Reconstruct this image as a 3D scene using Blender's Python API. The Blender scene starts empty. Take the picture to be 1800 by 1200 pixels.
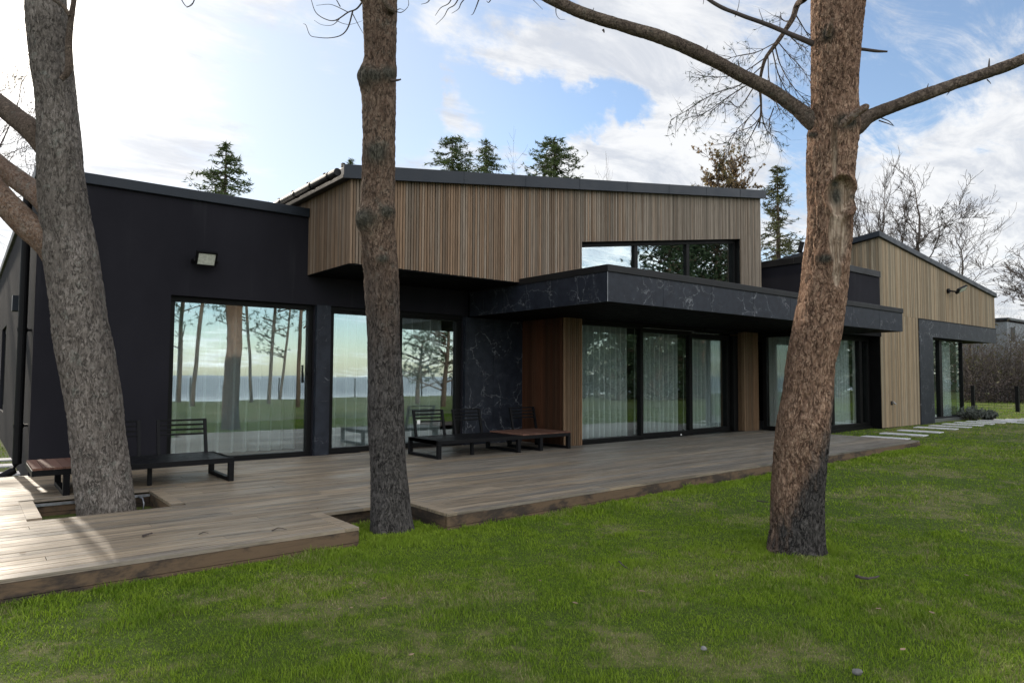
import bpy, math, random
import numpy as np
from mathutils import Vector, Matrix
R = math.radians
rng = np.random.default_rng(7)
random.seed(7)
scene = bpy.context.scene
col = scene.collection

# ------------------------------------------------------------------ camera
# X runs along the facade, Y into the house, Z up, metres; lawn at z = 0
EYE = Vector((0, 0, 1.40))
FPX = 1210.0                                   # focal length in 1800-px units
YAW, PITCH, ROLL = R(51.5), math.atan(61 / FPX), R(0.3)
_r0 = Vector((math.sin(YAW), -math.cos(YAW), 0))
FW = Vector((math.cos(YAW) * math.cos(PITCH), math.sin(YAW) * math.cos(PITCH), math.sin(PITCH)))
_u0 = _r0.cross(FW)
RT = _r0 * math.cos(ROLL) + _u0 * math.sin(ROLL)
UP = _u0 * math.cos(ROLL) - _r0 * math.sin(ROLL)
cam_d = bpy.data.cameras.new('camera')
cam_d.sensor_width = 36
cam_d.lens = 36 * FPX / 1800
cam_d.clip_start = 0.05
cam_d.clip_end = 6000
cam = bpy.data.objects.new('camera', cam_d)
m = Matrix((RT, UP, -FW)).transposed().to_4x4()
m.translation = EYE
cam.matrix_world = m
col.objects.link(cam)
scene.camera = cam

def ray(px, py):
    return FW * FPX + RT * (px - 900) + UP * (600 - py)

def P(px, py, X=None, Y=None, Z=None, d=None):
    """Point of the place seen at (px, py) that lies on the plane X, Y or Z, or at depth d."""
    v = ray(px, py)
    if X is not None: t = (X - EYE.x) / v.x
    elif Y is not None: t = (Y - EYE.y) / v.y
    elif Z is not None: t = (Z - EYE.z) / v.z
    else: t = d / FPX
    return EYE + v * t

# ------------------------------------------------------------------ world, sun, exposure
SUN_AZ = math.atan2(1.0, -0.05)               # direction towards the sun, angle from +X
SUN_EL = R(24)
SUN = Vector((math.cos(SUN_AZ) * math.cos(SUN_EL), math.sin(SUN_AZ) * math.cos(SUN_EL), math.sin(SUN_EL)))
scene.view_settings.view_transform = 'Standard'
scene.view_settings.look = 'None'
scene.view_settings.exposure = 0.92
scene.view_settings.gamma = 1.0

class NT:
    def __init__(s, tree): s.t = tree
    def n(s, typ, **kw):
        nd = s.t.nodes.new(typ)
        for k, v in kw.items():
            if k == 'ins':
                for i, val in v.items():
                    if isinstance(val, bpy.types.NodeSocket): s.t.links.new(val, nd.inputs[i])
                    else: nd.inputs[i].default_value = val
            else: setattr(nd, k, v)
        return nd
    def math(s, op, a, b=0.0, c=0.0, clamp=False):
        return s.n('ShaderNodeMath', operation=op, use_clamp=clamp, ins={0: a, 1: b, 2: c}).outputs[0]
    def vm(s, op, a, b=(0, 0, 0)):
        nd = s.n('ShaderNodeVectorMath', operation=op, ins={0: a, 1: b})
        return nd.outputs['Value'] if op in ('DOT_PRODUCT', 'LENGTH', 'DISTANCE') else nd.outputs[0]
    def smooth(s, v, a, b, o0=0.0, o1=1.0):
        return s.n('ShaderNodeMapRange', interpolation_type='SMOOTHSTEP', ins={0: v, 1: a, 2: b, 3: o0, 4: o1}).outputs[0]
    def mix(s, f, a, b, blend='MIX'):
        nd = s.n('ShaderNodeMix', data_type='RGBA', blend_type=blend, clamp_factor=True)
        for i, val in ((0, f), (6, a), (7, b)):
            if isinstance(val, bpy.types.NodeSocket): s.t.links.new(val, nd.inputs[i])
            else: nd.inputs[i].default_value = val if i == 0 else tuple(val) + ((1,) if len(val) == 3 else ())
        return nd.outputs[2]
    def noise(s, vec, scale, detail=4.0, rough=0.55, dist=0.0):
        return s.n('ShaderNodeTexNoise', ins={'Vector': vec, 'Scale': scale, 'Detail': detail, 'Roughness': rough, 'Distortion': dist}).outputs[0]
    def scale(s, vec, sc, rot=(0, 0, 0), loc=(0, 0, 0)):
        return s.n('ShaderNodeMapping', ins={0: vec, 1: loc, 2: rot, 3: sc}).outputs[0]
    def ramp(s, f, stops):
        nd = s.n('ShaderNodeValToRGB', ins={0: f})
        el = nd.color_ramp.elements
        while len(el) < len(stops): el.new(0.5)
        for e, (p, c) in zip(el, stops):
            e.position = p
            e.color = tuple(c) + (1,)
        return nd.outputs[0]

world = bpy.data.worlds.new('World')
scene.world = world
world.use_nodes = True
w = NT(world.node_tree)
world.node_tree.nodes.clear()
sky = w.n('ShaderNodeTexSky', sky_type='NISHITA', sun_disc=False, sun_elevation=SUN_EL, sun_rotation=math.pi / 2 - SUN_AZ)
sky.air_density = 1.0
sky.dust_density = 0.6
sky.ozone_density = 2.0
D = w.n('ShaderNodeTexCoord').outputs['Generated']
sep = w.n('ShaderNodeSeparateXYZ', ins={0: D})
zc = w.math('ADD', w.math('MAXIMUM', sep.outputs[2], 0.0), 0.14)
flat = w.n('ShaderNodeCombineXYZ', ins={0: w.math('DIVIDE', sep.outputs[0], zc), 1: w.math('DIVIDE', sep.outputs[1], zc)}).outputs[0]
big = w.noise(w.scale(flat, (1.0, 1.0, 1.0), loc=(3.1, 1.7, 0)), 0.85, 12, 0.62, 0.7)
fine = w.noise(w.scale(flat, (1.0, 2.6, 1.0), rot=(0, 0, R(38)), loc=(0.4, 5.2, 0)), 2.3, 14, 0.70, 0.9)
wob = w.n('ShaderNodeTexNoise', ins={'Vector': D, 'Scale': 7.0, 'Detail': 6.0, 'Roughness': 0.6}).outputs[1]
Dw = w.n('ShaderNodeVectorMath', operation='NORMALIZE', ins={0: w.vm('ADD', D, w.n('ShaderNodeVectorMath', operation='SCALE', ins={0: w.vm('SUBTRACT', wob, (0.5, 0.5, 0.5)), 'Scale': 0.17}).outputs[0])}).outputs[0]
def toward(px, py, a, b):                      # 1 near the sky direction seen there, 0 away from it
    dv = ray(px, py).normalized()
    return w.smooth(w.vm('DOT_PRODUCT', Dw, tuple(dv)), math.cos(R(b)), math.cos(R(a)))
sunny = w.vm('DOT_PRODUCT', D, tuple(SUN))
veil = w.smooth(sunny, 0.70, 0.96)
cov = w.math('ADD', w.math('MULTIPLY', big, 0.54), w.math('MULTIPLY', fine, 0.46))
cov = w.math('ADD', cov, w.math('MULTIPLY', veil, 0.05))
for px, py, a, b, amt in ((820, 178, 1, 4, -0.10), (890, 195, 1, 4.5, -0.17), (980, 198, 1, 4.5, -0.20), (1070, 185, 1, 4, -0.19), (1130, 165, 0.5, 2.5, -0.10), (905, 20, 1, 5, -0.12),
                          (720, 60, 2, 8, -0.10), (600, 190, 3, 9, -0.12), (830, 95, 1, 5, 0.10), (960, 110, 1, 5, 0.14), (1120, 95, 2, 7, 0.14), (1060, 285, 2, 6, 0.22),
                          (1230, 250, 3, 7, 0.20), (930, 262, 1, 3, 0.10), (820, 208, 0.8, 2.6, 0.20), (1700, 330, 4, 12, 0.08), (1650, 60, 2, 9, -0.07), (1650, 430, 4, 10, 0.10), (380, 100, 2, 7, -0.06), (250, 200, 2, 8, 0.08), (470, 230, 2, 8, -0.06), (1130, 170, 1, 3, -0.10)):
    cov = w.math('ADD', cov, w.math('MULTIPLY', toward(px, py, a, b), amt))
low = w.math('MULTIPLY', w.smooth(sep.outputs[2], 0.16, 0.08), w.smooth(sep.outputs[1], 0.0, -0.3))
cov = w.math('ADD', cov, w.math('ADD', w.smooth(sep.outputs[1], 0.1, -0.5, 0.0, 0.10), w.math('MULTIPLY', low, -0.17)))
cloud = w.smooth(cov, 0.425, 0.60)
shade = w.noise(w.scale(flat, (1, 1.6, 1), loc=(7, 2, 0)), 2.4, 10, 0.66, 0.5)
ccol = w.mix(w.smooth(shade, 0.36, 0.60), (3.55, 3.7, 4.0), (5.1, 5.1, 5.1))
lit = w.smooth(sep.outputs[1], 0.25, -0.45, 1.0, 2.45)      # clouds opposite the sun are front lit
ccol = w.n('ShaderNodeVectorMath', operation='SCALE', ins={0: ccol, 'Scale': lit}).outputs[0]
sk = w.mix(w.math('MULTIPLY', veil, 0.7), sky.outputs[0], (3.2, 3.75, 4.5))
sk = w.mix(0.07, sk, (3.2, 3.5, 3.9))
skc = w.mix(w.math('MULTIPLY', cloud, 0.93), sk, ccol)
glow = w.math('POWER', w.math('MAXIMUM', sunny, 0.0), 26.0)
skc = w.mix(1.0, skc, w.n('ShaderNodeVectorMath', operation='SCALE', ins={0: (1.3, 1.25, 1.2), 'Scale': glow}).outputs[0], 'ADD')
aureole = w.math('POWER', w.math('MAXIMUM', sunny, 0.0), 180.0)
skc = w.mix(1.0, skc, w.n('ShaderNodeVectorMath', operation='SCALE', ins={0: (40, 36, 30), 'Scale': aureole}).outputs[0], 'ADD')
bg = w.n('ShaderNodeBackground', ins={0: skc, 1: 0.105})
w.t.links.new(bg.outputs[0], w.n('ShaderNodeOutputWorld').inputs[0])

sl = bpy.data.lights.new('sun', 'SUN')
sl.energy = 2.4
sl.angle = R(1.2)
sl.color = (1.0, 0.90, 0.76)
so = bpy.data.objects.new('sun', sl)
so.rotation_euler = SUN.to_track_quat('Z', 'Y').to_euler()
so.location = (0, 30, 30)
col.objects.link(so)

# ------------------------------------------------------------------ mesh helpers
class MB:
    def __init__(s): s.v, s.f = [], []
    def add(s, vs, fs):
        b = len(s.v)
        s.v += [tuple(p) for p in vs]
        s.f += [tuple(i + b for i in f) for f in fs]
    def box(s, x0, y0, z0, x1, y1, z1):
        x0, x1 = min(x0, x1), max(x0, x1); y0, y1 = min(y0, y1), max(y0, y1); z0, z1 = min(z0, z1), max(z0, z1)
        s.add([(x0, y0, z0), (x1, y0, z0), (x1, y1, z0), (x0, y1, z0), (x0, y0, z1), (x1, y0, z1), (x1, y1, z1), (x0, y1, z1)],
              [(0, 3, 2, 1), (4, 5, 6, 7), (0, 1, 5, 4), (1, 2, 6, 5), (2, 3, 7, 6), (3, 0, 4, 7)])
        return s
    def hexa(s, bottom, top):                  # four points below, four above, counter-clockwise from above
        s.add(list(bottom) + list(top), [(3, 2, 1, 0), (4, 5, 6, 7), (0, 1, 5, 4), (1, 2, 6, 5), (2, 3, 7, 6), (3, 0, 4, 7)])
        return s
    def tube(s, pts, rad, n=6, caps=True):
        pts = [Vector(p) for p in pts]
        b = len(s.v)
        ref = Vector((0.31, 0.17, 0.93))
        for i, p in enumerate(pts):
            t = (pts[min(i + 1, len(pts) - 1)] - pts[max(i - 1, 0)])
            t = t.normalized() if t.length > 1e-9 else Vector((0, 0, 1))
            a = t.cross(ref if abs(t.dot(ref)) < 0.95 else Vector((1, 0, 0))).normalized()
            c = t.cross(a)
            r = rad[i] if hasattr(rad, '__len__') else rad
            for k in range(n):
                th = 2 * math.pi * k / n
                s.v.append(tuple(p + a * (r * math.cos(th)) + c * (r * math.sin(th))))
        for i in range(len(pts) - 1):
            for k in range(n):
                k2 = (k + 1) % n
                s.f.append((b + i * n + k, b + i * n + k2, b + (i + 1) * n + k2, b + (i + 1) * n + k))
        if caps:
            s.f.append(tuple(b + k for k in reversed(range(n))))
            s.f.append(tuple(b + (len(pts) - 1) * n + k for k in range(n)))
        return s
    def build(s, name, mat, parent=None, smooth=False, bevel=0.0):
        me = bpy.data.meshes.new(name)
        me.from_pydata(s.v, [], s.f)
        return link(name, me, mat, parent, smooth, bevel)

def link(name, me, mat, parent=None, smooth=False, bevel=0.0):
    if mat is not None: me.materials.append(mat)
    o = bpy.data.objects.new(name, me)
    col.objects.link(o)
    if parent is not None:
        o.parent = parent
        o.matrix_parent_inverse = Matrix.Translation(-PLACE.get(parent.name, Vector((0, 0, 0))))
        PLACE[o.name] = PLACE.get(parent.name, Vector((0, 0, 0))) * 0
    if smooth: me.shade_smooth()
    if bevel:
        bm = o.modifiers.new('bevel', 'BEVEL'); bm.width = bevel; bm.segments = 2; bm.limit_method = 'ANGLE'
    return o
PLACE = {}

def np_mesh(name, verts, faces, mat, parent=None, smooth=False):
    """verts (n,3), faces (m,k) with one k"""
    me = bpy.data.meshes.new(name)
    verts = np.asarray(verts, np.float32); faces = np.asarray(faces, np.int32)
    k = faces.shape[1]
    me.vertices.add(len(verts)); me.vertices.foreach_set('co', verts.ravel())
    me.loops.add(faces.size); me.loops.foreach_set('vertex_index', faces.ravel())
    me.polygons.add(len(faces))
    me.polygons.foreach_set('loop_start', np.arange(0, faces.size, k, dtype=np.int32))
    me.update(calc_edges=True)
    return link(name, me, mat, parent, smooth)

def tag(o, label=None, cat=None, group=None, kind=None):
    if label: o['label'] = label
    if cat: o['category'] = cat
    if group: o['group'] = group
    if kind: o['kind'] = kind
    return o

def thing(name, label, cat, loc=(0, 0, 0), group=None):
    o = bpy.data.objects.new(name, None)
    o.empty_display_size = 0.2
    o.location = loc
    col.objects.link(o)
    PLACE[o.name] = Vector(loc)
    return tag(o, label, cat, group)

def struct(name, mb, mat, **kw):
    return tag(mb.build(name, mat, **kw), kind='structure')

# vectorised gradient noise
_perm = np.random.default_rng(3).permutation(256)
_perm = np.concatenate([_perm, _perm, _perm])
_grad = np.random.default_rng(5).normal(size=(256, 3)); _grad /= np.linalg.norm(_grad, axis=1)[:, None]
def pnoise(p):
    p = np.asarray(p, float)
    i = np.floor(p).astype(int); f = p - i
    u = f * f * f * (f * (f * 6 - 15) + 10)
    i &= 255
    out = 0
    for dx in (0, 1):
        for dy in (0, 1):
            for dz in (0, 1):
                h = _perm[_perm[_perm[i[:, 0] + dx] + ((i[:, 1] + dy) & 255)] + ((i[:, 2] + dz) & 255)]
                g = _grad[h]
                dd = (g * (f - np.array([dx, dy, dz]))).sum(1)
                wgt = (u[:, 0] if dx else 1 - u[:, 0]) * (u[:, 1] if dy else 1 - u[:, 1]) * (u[:, 2] if dz else 1 - u[:, 2])
                out = out + wgt * dd
    return out
def fbm(p, octv=4, gain=0.5):
    p = np.asarray(p, float); a = 1; s = 0
    for k in range(octv):
        s = s + a * pnoise(p + 17.3 * k); p = p * 2.03; a *= gain
    return s

# ------------------------------------------------------------------ materials
def new_mat(name):
    mt = bpy.data.materials.new(name)
    mt.use_nodes = True
    mt.node_tree.nodes.clear()
    nt = NT(mt.node_tree)
    nt.out = nt.n('ShaderNodeOutputMaterial')
    nt.pos = nt.n('ShaderNodeNewGeometry')
    nt.P = nt.pos.outputs['Position']
    nt.rand = nt.pos.outputs['Random Per Island']
    return mt, nt
def finish(nt, color, rough=0.7, bump=None, bstr=0.3, bdist=0.01, spec=0.4, metal=0.0, trans=0.0):
    b = nt.n('ShaderNodeBsdfPrincipled', ins={'Base Color': color if isinstance(color, bpy.types.NodeSocket) else tuple(color) + (1,),
                                               'Roughness': rough, 'Specular IOR Level': spec, 'Metallic': metal})
    if bump is not None:
        bn = nt.n('ShaderNodeBump', ins={'Strength': bstr, 'Distance': bdist, 'Height': bump})
        nt.t.links.new(bn.outputs[0], b.inputs['Normal'])
    sh = b.outputs[0]
    if trans:
        tr = nt.n('ShaderNodeBsdfTranslucent', ins={0: color if isinstance(color, bpy.types.NodeSocket) else tuple(color) + (1,)})
        sh = nt.n('ShaderNodeMixShader', ins={0: trans, 1: sh, 2: tr.outputs[0]}).outputs[0]
    nt.t.links.new(sh, nt.out.inputs[0])

def mat_plain(name, c, rough=0.5, metal=0.0, var=0.25, sc=8.0, spec=0.4, bstr=0.1):
    mt, n = new_mat(name)
    f = n.noise(n.P, sc, 6, 0.6)
    c0 = tuple(x * (1 - var) for x in c); c1 = tuple(x * (1 + var) for x in c)
    finish(n, n.mix(n.smooth(f, 0.3, 0.7), c0, c1), n.smooth(f, 0.3, 0.7, rough - 0.06, rough + 0.08), f, bstr, 0.004, spec, metal)
    return mt

def mat_plaster():
    mt, n = new_mat('black_render')
    grit = n.noise(n.P, 260, 3, 0.6)
    blot = n.noise(n.scale(n.P, (1, 1, 0.5)), 0.9, 6, 0.6)
    c = n.mix(n.smooth(blot, 0.3, 0.7), (0.0135, 0.0132, 0.0172), (0.0195, 0.019, 0.0240))
    streak = n.noise(n.scale(n.P, (5, 5, 0.35)), 1.0, 5, 0.6)
    c = n.mix(n.smooth(streak, 0.60, 0.78, 0, 0.4), c, (0.036, 0.037, 0.041))
    finish(n, c, 0.88, grit, 0.5, 0.004, 0.10)
    return mt

def mat_clad(name, warm, grey, x0=None, x1=None, grain=1.0):
    mt, n = new_mat(name)
    g = n.noise(n.scale(n.P, (46, 46, 2.2)), 1.0, 6, 0.65, 0.6)
    g2 = n.noise(n.scale(n.P, (150, 150, 5)), 1.0, 3, 0.6)
    weather = n.noise(n.scale(n.P, (0.8, 0.8, 0.5)), 1.0, 4, 0.55)
    f = n.math('ADD', n.math('MULTIPLY', n.rand, 0.75), n.math('MULTIPLY', weather, 0.6))
    if x0 is not None:
        sx = n.n('ShaderNodeSeparateXYZ', ins={0: n.P}).outputs[0]
        f = n.math('ADD', f, n.smooth(sx, x0, x1, -0.25, 0.45))
    c = n.mix(n.smooth(f, 0.25, 1.05), warm, grey)
    r2 = n.math('FRACT', n.math('MULTIPLY', n.rand, 37.13))
    val = n.n('ShaderNodeHueSaturation', ins={'Value': n.smooth(r2, 0, 1, 0.70, 1.28), 'Saturation': 1.0, 'Fac': 1.0, 'Color': c}).outputs[0]
    val = n.mix(n.smooth(g, 0.45, 0.72, 0, 0.6), val, tuple(x * 0.42 for x in warm))
    val = n.mix(n.smooth(g2, 0.55, 0.75, 0, 0.35), val, tuple(min(1, x * 1.6) for x in grey))
    finish(n, val, 0.78, g, 0.35, 0.004, 0.14)
    return mt

def mat_marble():
    mt, n = new_mat('black_marble')
    wv = n.n('ShaderNodeTexNoise', ins={'Vector': n.P, 'Scale': 1.3, 'Detail': 5.0, 'Roughness': 0.6}).outputs[1]
    off = n.n('ShaderNodeVectorMath', operation='SCALE', ins={0: n.vm('SUBTRACT', wv, (0.5, 0.5, 0.5)), 'Scale': 1.1}).outputs[0]
    pp = n.vm('ADD', n.P, off)
    v = n.n('ShaderNodeTexVoronoi', feature='DISTANCE_TO_EDGE', ins={'Vector': pp, 'Scale': 2.1}).outputs[0]
    v2 = n.n('ShaderNodeTexVoronoi', feature='DISTANCE_TO_EDGE', ins={'Vector': n.vm('ADD', pp, (4, 2, 9)), 'Scale': 5.2}).outputs[0]
    msk = n.smooth(n.noise(n.P, 1.9, 4, 0.6), 0.42, 0.62)
    a = n.math('MULTIPLY', n.smooth(v, 0.0, 0.022, 1, 0), msk)
    b = n.math('MULTIPLY', n.smooth(v2, 0.0, 0.022, 0.5, 0), n.smooth(n.noise(n.P, 3.1, 4, 0.6), 0.52, 0.66))
    base = n.mix(n.smooth(n.noise(n.P, 7, 6, 0.6), 0.3, 0.7), (0.010, 0.012, 0.019), (0.019, 0.0235, 0.034))
    c = n.mix(n.math('MULTIPLY', n.math('MAXIMUM', a, b), n.smooth(n.noise(n.P, 24, 3, 0.6), 0.3, 0.7, 0.12, 0.72)), base, (0.33, 0.34, 0.36))
    finish(n, c, 0.48, n.noise(n.P, 90, 2), 0.05, 0.002, 0.24)
    return mt

def mat_deck(name='deck_wood', dark=1.0):
    mt, n = new_mat(name)
    g = n.noise(n.scale(n.P, (1.1, 44, 40)), 1.0, 8, 0.7, 0.6)
    g2 = n.noise(n.scale(n.P, (5, 160, 100)), 1.0, 3, 0.6)
    patch = n.noise(n.scale(n.P, (0.55, 1.6, 1)), 1.0, 5, 0.6, 0.4)
    sx = n.n('ShaderNodeSeparateXYZ', ins={0: n.P})
    f = n.math('ADD', n.math('ADD', n.math('MULTIPLY', n.rand, 0.5), n.math('MULTIPLY', patch, 0.9)), n.smooth(sx.outputs[0], 2.0, 9.0, -0.2, 0.28))  # boards greyer to the right, partly the canopy's shade put into the colour
    c = n.mix(n.smooth(f, 0.35, 1.1), tuple(x * dark for x in (0.29, 0.226, 0.155)), tuple(x * dark for x in (0.172, 0.158, 0.136)))
    r2 = n.math('FRACT', n.math('MULTIPLY', n.rand, 51.7))
    c = n.n('ShaderNodeHueSaturation', ins={'Value': n.smooth(r2, 0, 1, 0.84, 1.16), 'Color': c}).outputs[0]
    c = n.mix(n.smooth(g, 0.46, 0.66, 0, 0.72), c, (0.062, 0.050, 0.038))
    wet = n.noise(n.scale(n.P, (0.9, 9.0, 1)), 1.0, 6, 0.68, 0.5)
    c = n.mix(n.smooth(wet, 0.48, 0.64, 0, 0.62), c, (0.082, 0.073, 0.062))
    thin = n.noise(n.scale(n.P, (0.5, 26.0, 1)), 1.0, 5, 0.7, 0.3)
    c = n.mix(n.smooth(thin, 0.54, 0.68, 0, 0.55), c, (0.050, 0.042, 0.034))
    c = n.mix(n.smooth(thin, 0.46, 0.34, 0, 0.35), c, (0.36, 0.285, 0.20))
    c = n.mix(n.smooth(g2, 0.58, 0.76, 0, 0.3), c, (0.42, 0.36, 0.28))
    finish(n, c, n.smooth(patch, 0.35, 0.65, 0.42, 0.66), g, 0.3, 0.004, 0.26)
    return mt

def mat_fascia():
    mt, n = new_mat('fascia_wood')
    g = n.noise(n.scale(n.P, (3, 3, 55)), 1.0, 6, 0.65, 0.4)
    st = n.noise(n.scale(n.P, (2.2, 2.2, 5)), 1.0, 6, 0.68, 0.3)
    c = n.mix(n.rand, (0.10, 0.066, 0.040), (0.15, 0.10, 0.062))
    c = n.mix(n.smooth(st, 0.44, 0.60, 0, 0.85), c, (0.030, 0.025, 0.023))
    c = n.mix(n.smooth(g, 0.5, 0.75, 0, 0.5), c, (0.05, 0.034, 0.025))
    finish(n, c, 0.8, g, 0.3, 0.004, 0.25)
    return mt

def mat_glass(name, base):
    mt, n = new_mat(name)
    lw = n.n('ShaderNodeLayerWeight', ins={'Blend': 0.5}).outputs['Facing']
    fac = n.math('ADD', n.math('MULTIPLY', n.math('POWER', lw, 4.0), 0.6), base, clamp=True)
    wob = n.noise(n.P, 1.1, 1, 0.4)
    bn = n.n('ShaderNodeBump', ins={'Strength': 0.05, 'Distance': 0.02, 'Height': wob})
    gl = n.n('ShaderNodeBsdfGlossy', ins={'Color': (0.86, 0.95, 0.97, 1), 'Roughness': 0.0, 'Normal': bn.outputs[0]})
    tr = n.n('ShaderNodeBsdfTransparent', ins={0: (0.93, 0.965, 0.96, 1)})
    mx = n.n('ShaderNodeMixShader', ins={0: fac, 1: tr.outputs[0], 2: gl.outputs[0]})
    n.t.links.new(mx.outputs[0], n.out.inputs[0])
    return mt

def mat_curtain():
    mt, n = new_mat('sheer_curtain')
    wv = n.noise(n.scale(n.P, (60, 60, 4)), 1.0, 3, 0.5)
    c = n.mix(n.smooth(wv, 0.3, 0.7), (0.86, 0.90, 0.89), (0.93, 0.96, 0.955))
    d = n.n('ShaderNodeBsdfDiffuse', ins={0: c})
    t = n.n('ShaderNodeBsdfTranslucent', ins={0: c})
    mx = n.n('ShaderNodeMixShader', ins={0: 0.22, 1: d.outputs[0], 2: t.outputs[0]})
    fc = n.n('ShaderNodeLayerWeight', ins={'Blend': 0.5}).outputs['Facing']
    al = n.smooth(fc, 0.05, 0.72, 0.60, 1.0)
    tp = n.n('ShaderNodeBsdfTransparent')
    sh = n.n('ShaderNodeMixShader', ins={0: al, 1: tp.outputs[0], 2: mx.outputs[0]})
    n.t.links.new(sh.outputs[0], n.out.inputs[0])
    return mt

def mat_bark(name, plate, gap, flake, lichen=None, zdark=None, scar=False, scale=1.0, bump=1.0, sz=0.3, crackw=0.80, cells=26.0):
    mt, n = new_mat(name)
    wv = n.n('ShaderNodeTexNoise', ins={'Vector': n.P, 'Scale': 7.0, 'Detail': 4.0}).outputs[1]
    wp = n.vm('ADD', n.P, n.n('ShaderNodeVectorMath', operation='SCALE', ins={0: n.vm('SUBTRACT', wv, (0.5, 0.5, 0.5)), 'Scale': 0.09}).outputs[0])
    pv = n.scale(wp, (scale, scale, scale * sz))
    tone = n.noise(pv, 34.0, 8, 0.72, 0.2)
    rn = n.noise(pv, 20.0, 5, 0.6, 0.5)
    ridge = n.math('SUBTRACT', 1.0, n.math('ABSOLUTE', n.math('SUBTRACT', n.math('MULTIPLY', rn, 4.0), 2.0)))
    crack = n.smooth(ridge, crackw, 1.0)
    brk = n.smooth(n.noise(n.P, 16.0, 3, 0.6), 0.38, 0.6, 0.25, 1.0)
    crack = n.math('MULTIPLY', crack, brk)
    vc = n.n('ShaderNodeTexVoronoi', ins={'Vector': n.scale(wp, (cells, cells, cells * (sz + 0.15))), 'Scale': 1.0, 'Randomness': 1.0})
    cell = n.n('ShaderNodeSeparateColor', ins={0: vc.outputs[1]}).outputs[0]
    big = n.noise(n.scale(n.P, (2.2, 2.2, 1.2)), 1.0, 5, 0.6)
    fine = n.noise(n.scale(n.P, (150, 150, 70)), 1.0, 4, 0.65)
    c = n.mix(n.smooth(n.math('ADD', n.math('MULTIPLY', tone, 0.7), n.math('MULTIPLY', cell, 0.3)), 0.36, 0.66), plate, flake)
    c = n.mix(n.smooth(big, 0.38, 0.62, 0, 0.6), c, tuple(0.66 * x for x in plate))
    if lichen: c = n.mix(n.smooth(n.noise(n.P, 9, 8, 0.75), 0.54, 0.66, 0, 0.7), c, lichen)
    c = n.mix(n.smooth(fine, 0.35, 0.75, 0.0, 0.5), c, tuple(0.45 * x for x in plate))
    c = n.mix(n.math('MULTIPLY', crack, 0.85), c, gap)
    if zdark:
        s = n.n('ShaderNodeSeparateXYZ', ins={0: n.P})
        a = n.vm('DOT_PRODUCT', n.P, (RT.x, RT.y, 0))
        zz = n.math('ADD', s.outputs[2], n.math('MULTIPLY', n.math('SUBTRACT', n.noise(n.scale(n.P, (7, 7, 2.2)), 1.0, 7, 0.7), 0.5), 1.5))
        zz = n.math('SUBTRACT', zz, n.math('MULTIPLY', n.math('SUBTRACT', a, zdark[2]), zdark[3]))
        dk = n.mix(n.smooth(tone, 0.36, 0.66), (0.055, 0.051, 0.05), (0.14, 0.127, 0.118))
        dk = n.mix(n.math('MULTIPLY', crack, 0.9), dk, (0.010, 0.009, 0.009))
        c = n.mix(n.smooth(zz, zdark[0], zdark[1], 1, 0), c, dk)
    h = n.math('SUBTRACT', n.math('ADD', n.math('MULTIPLY', tone, 1.3), n.math('MULTIPLY', fine, 0.35)), n.math('MULTIPLY', crack, 0.8))
    h = n.math('ADD', h, n.math('MULTIPLY', cell, 0.25))
    if scar:
        at = n.n('ShaderNodeAttribute', attribute_name='bare_wood').outputs['Fac']
        gr = n.noise(n.scale(n.P, (50, 50, 3.5)), 1.0, 6, 0.65, 0.8)
        bw = n.mix(n.smooth(gr, 0.35, 0.65), (0.17, 0.115, 0.078), (0.42, 0.33, 0.25))
        bw = n.mix(n.smooth(n.noise(n.P, 9, 4, 0.6), 0.5, 0.65, 0, 0.4), bw, (0.22, 0.155, 0.10))
        c = n.mix(at, c, bw)
        kn = n.n('ShaderNodeAttribute', attribute_name='knot').outputs['Fac']
        c = n.mix(kn, c, n.mix(n.smooth(tone, 0.36, 0.66), (0.035, 0.032, 0.026), (0.13, 0.12, 0.095)))
        h = n.math('MULTIPLY', h, n.math('SUBTRACT', 1.0, n.math('MULTIPLY', at, 0.7)))
    finish(n, c, 0.92, h, 0.9 * bump, 0.02, 0.1)
    return mt

def mat_leaf(name, a, b, c2, trans=0.25):
    mt, n = new_mat(name)
    big = n.noise(n.P, 0.8, 4, 0.6)
    c = n.mix(n.rand, a, b)
    c = n.mix(n.smooth(big, 0.4, 0.66, 0, 0.8), c, c2)
    finish(n, c, 0.65, None, spec=0.3, trans=trans)
    return mt

def lawn_color(n):
    b1 = n.noise(n.P, 0.75, 6, 0.62, 0.5)
    b2 = n.noise(n.P, 2.7, 6, 0.65, 0.3)
    b3 = n.noise(n.P, 8.0, 5, 0.65, 0.3)
    dry = n.smooth(n.math('ADD', n.math('ADD', n.math('MULTIPLY', b1, 0.45), n.math('MULTIPLY', b2, 0.33)), n.math('MULTIPLY', b3, 0.22)), 0.485, 0.585)
    return b1, b2, dry

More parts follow.
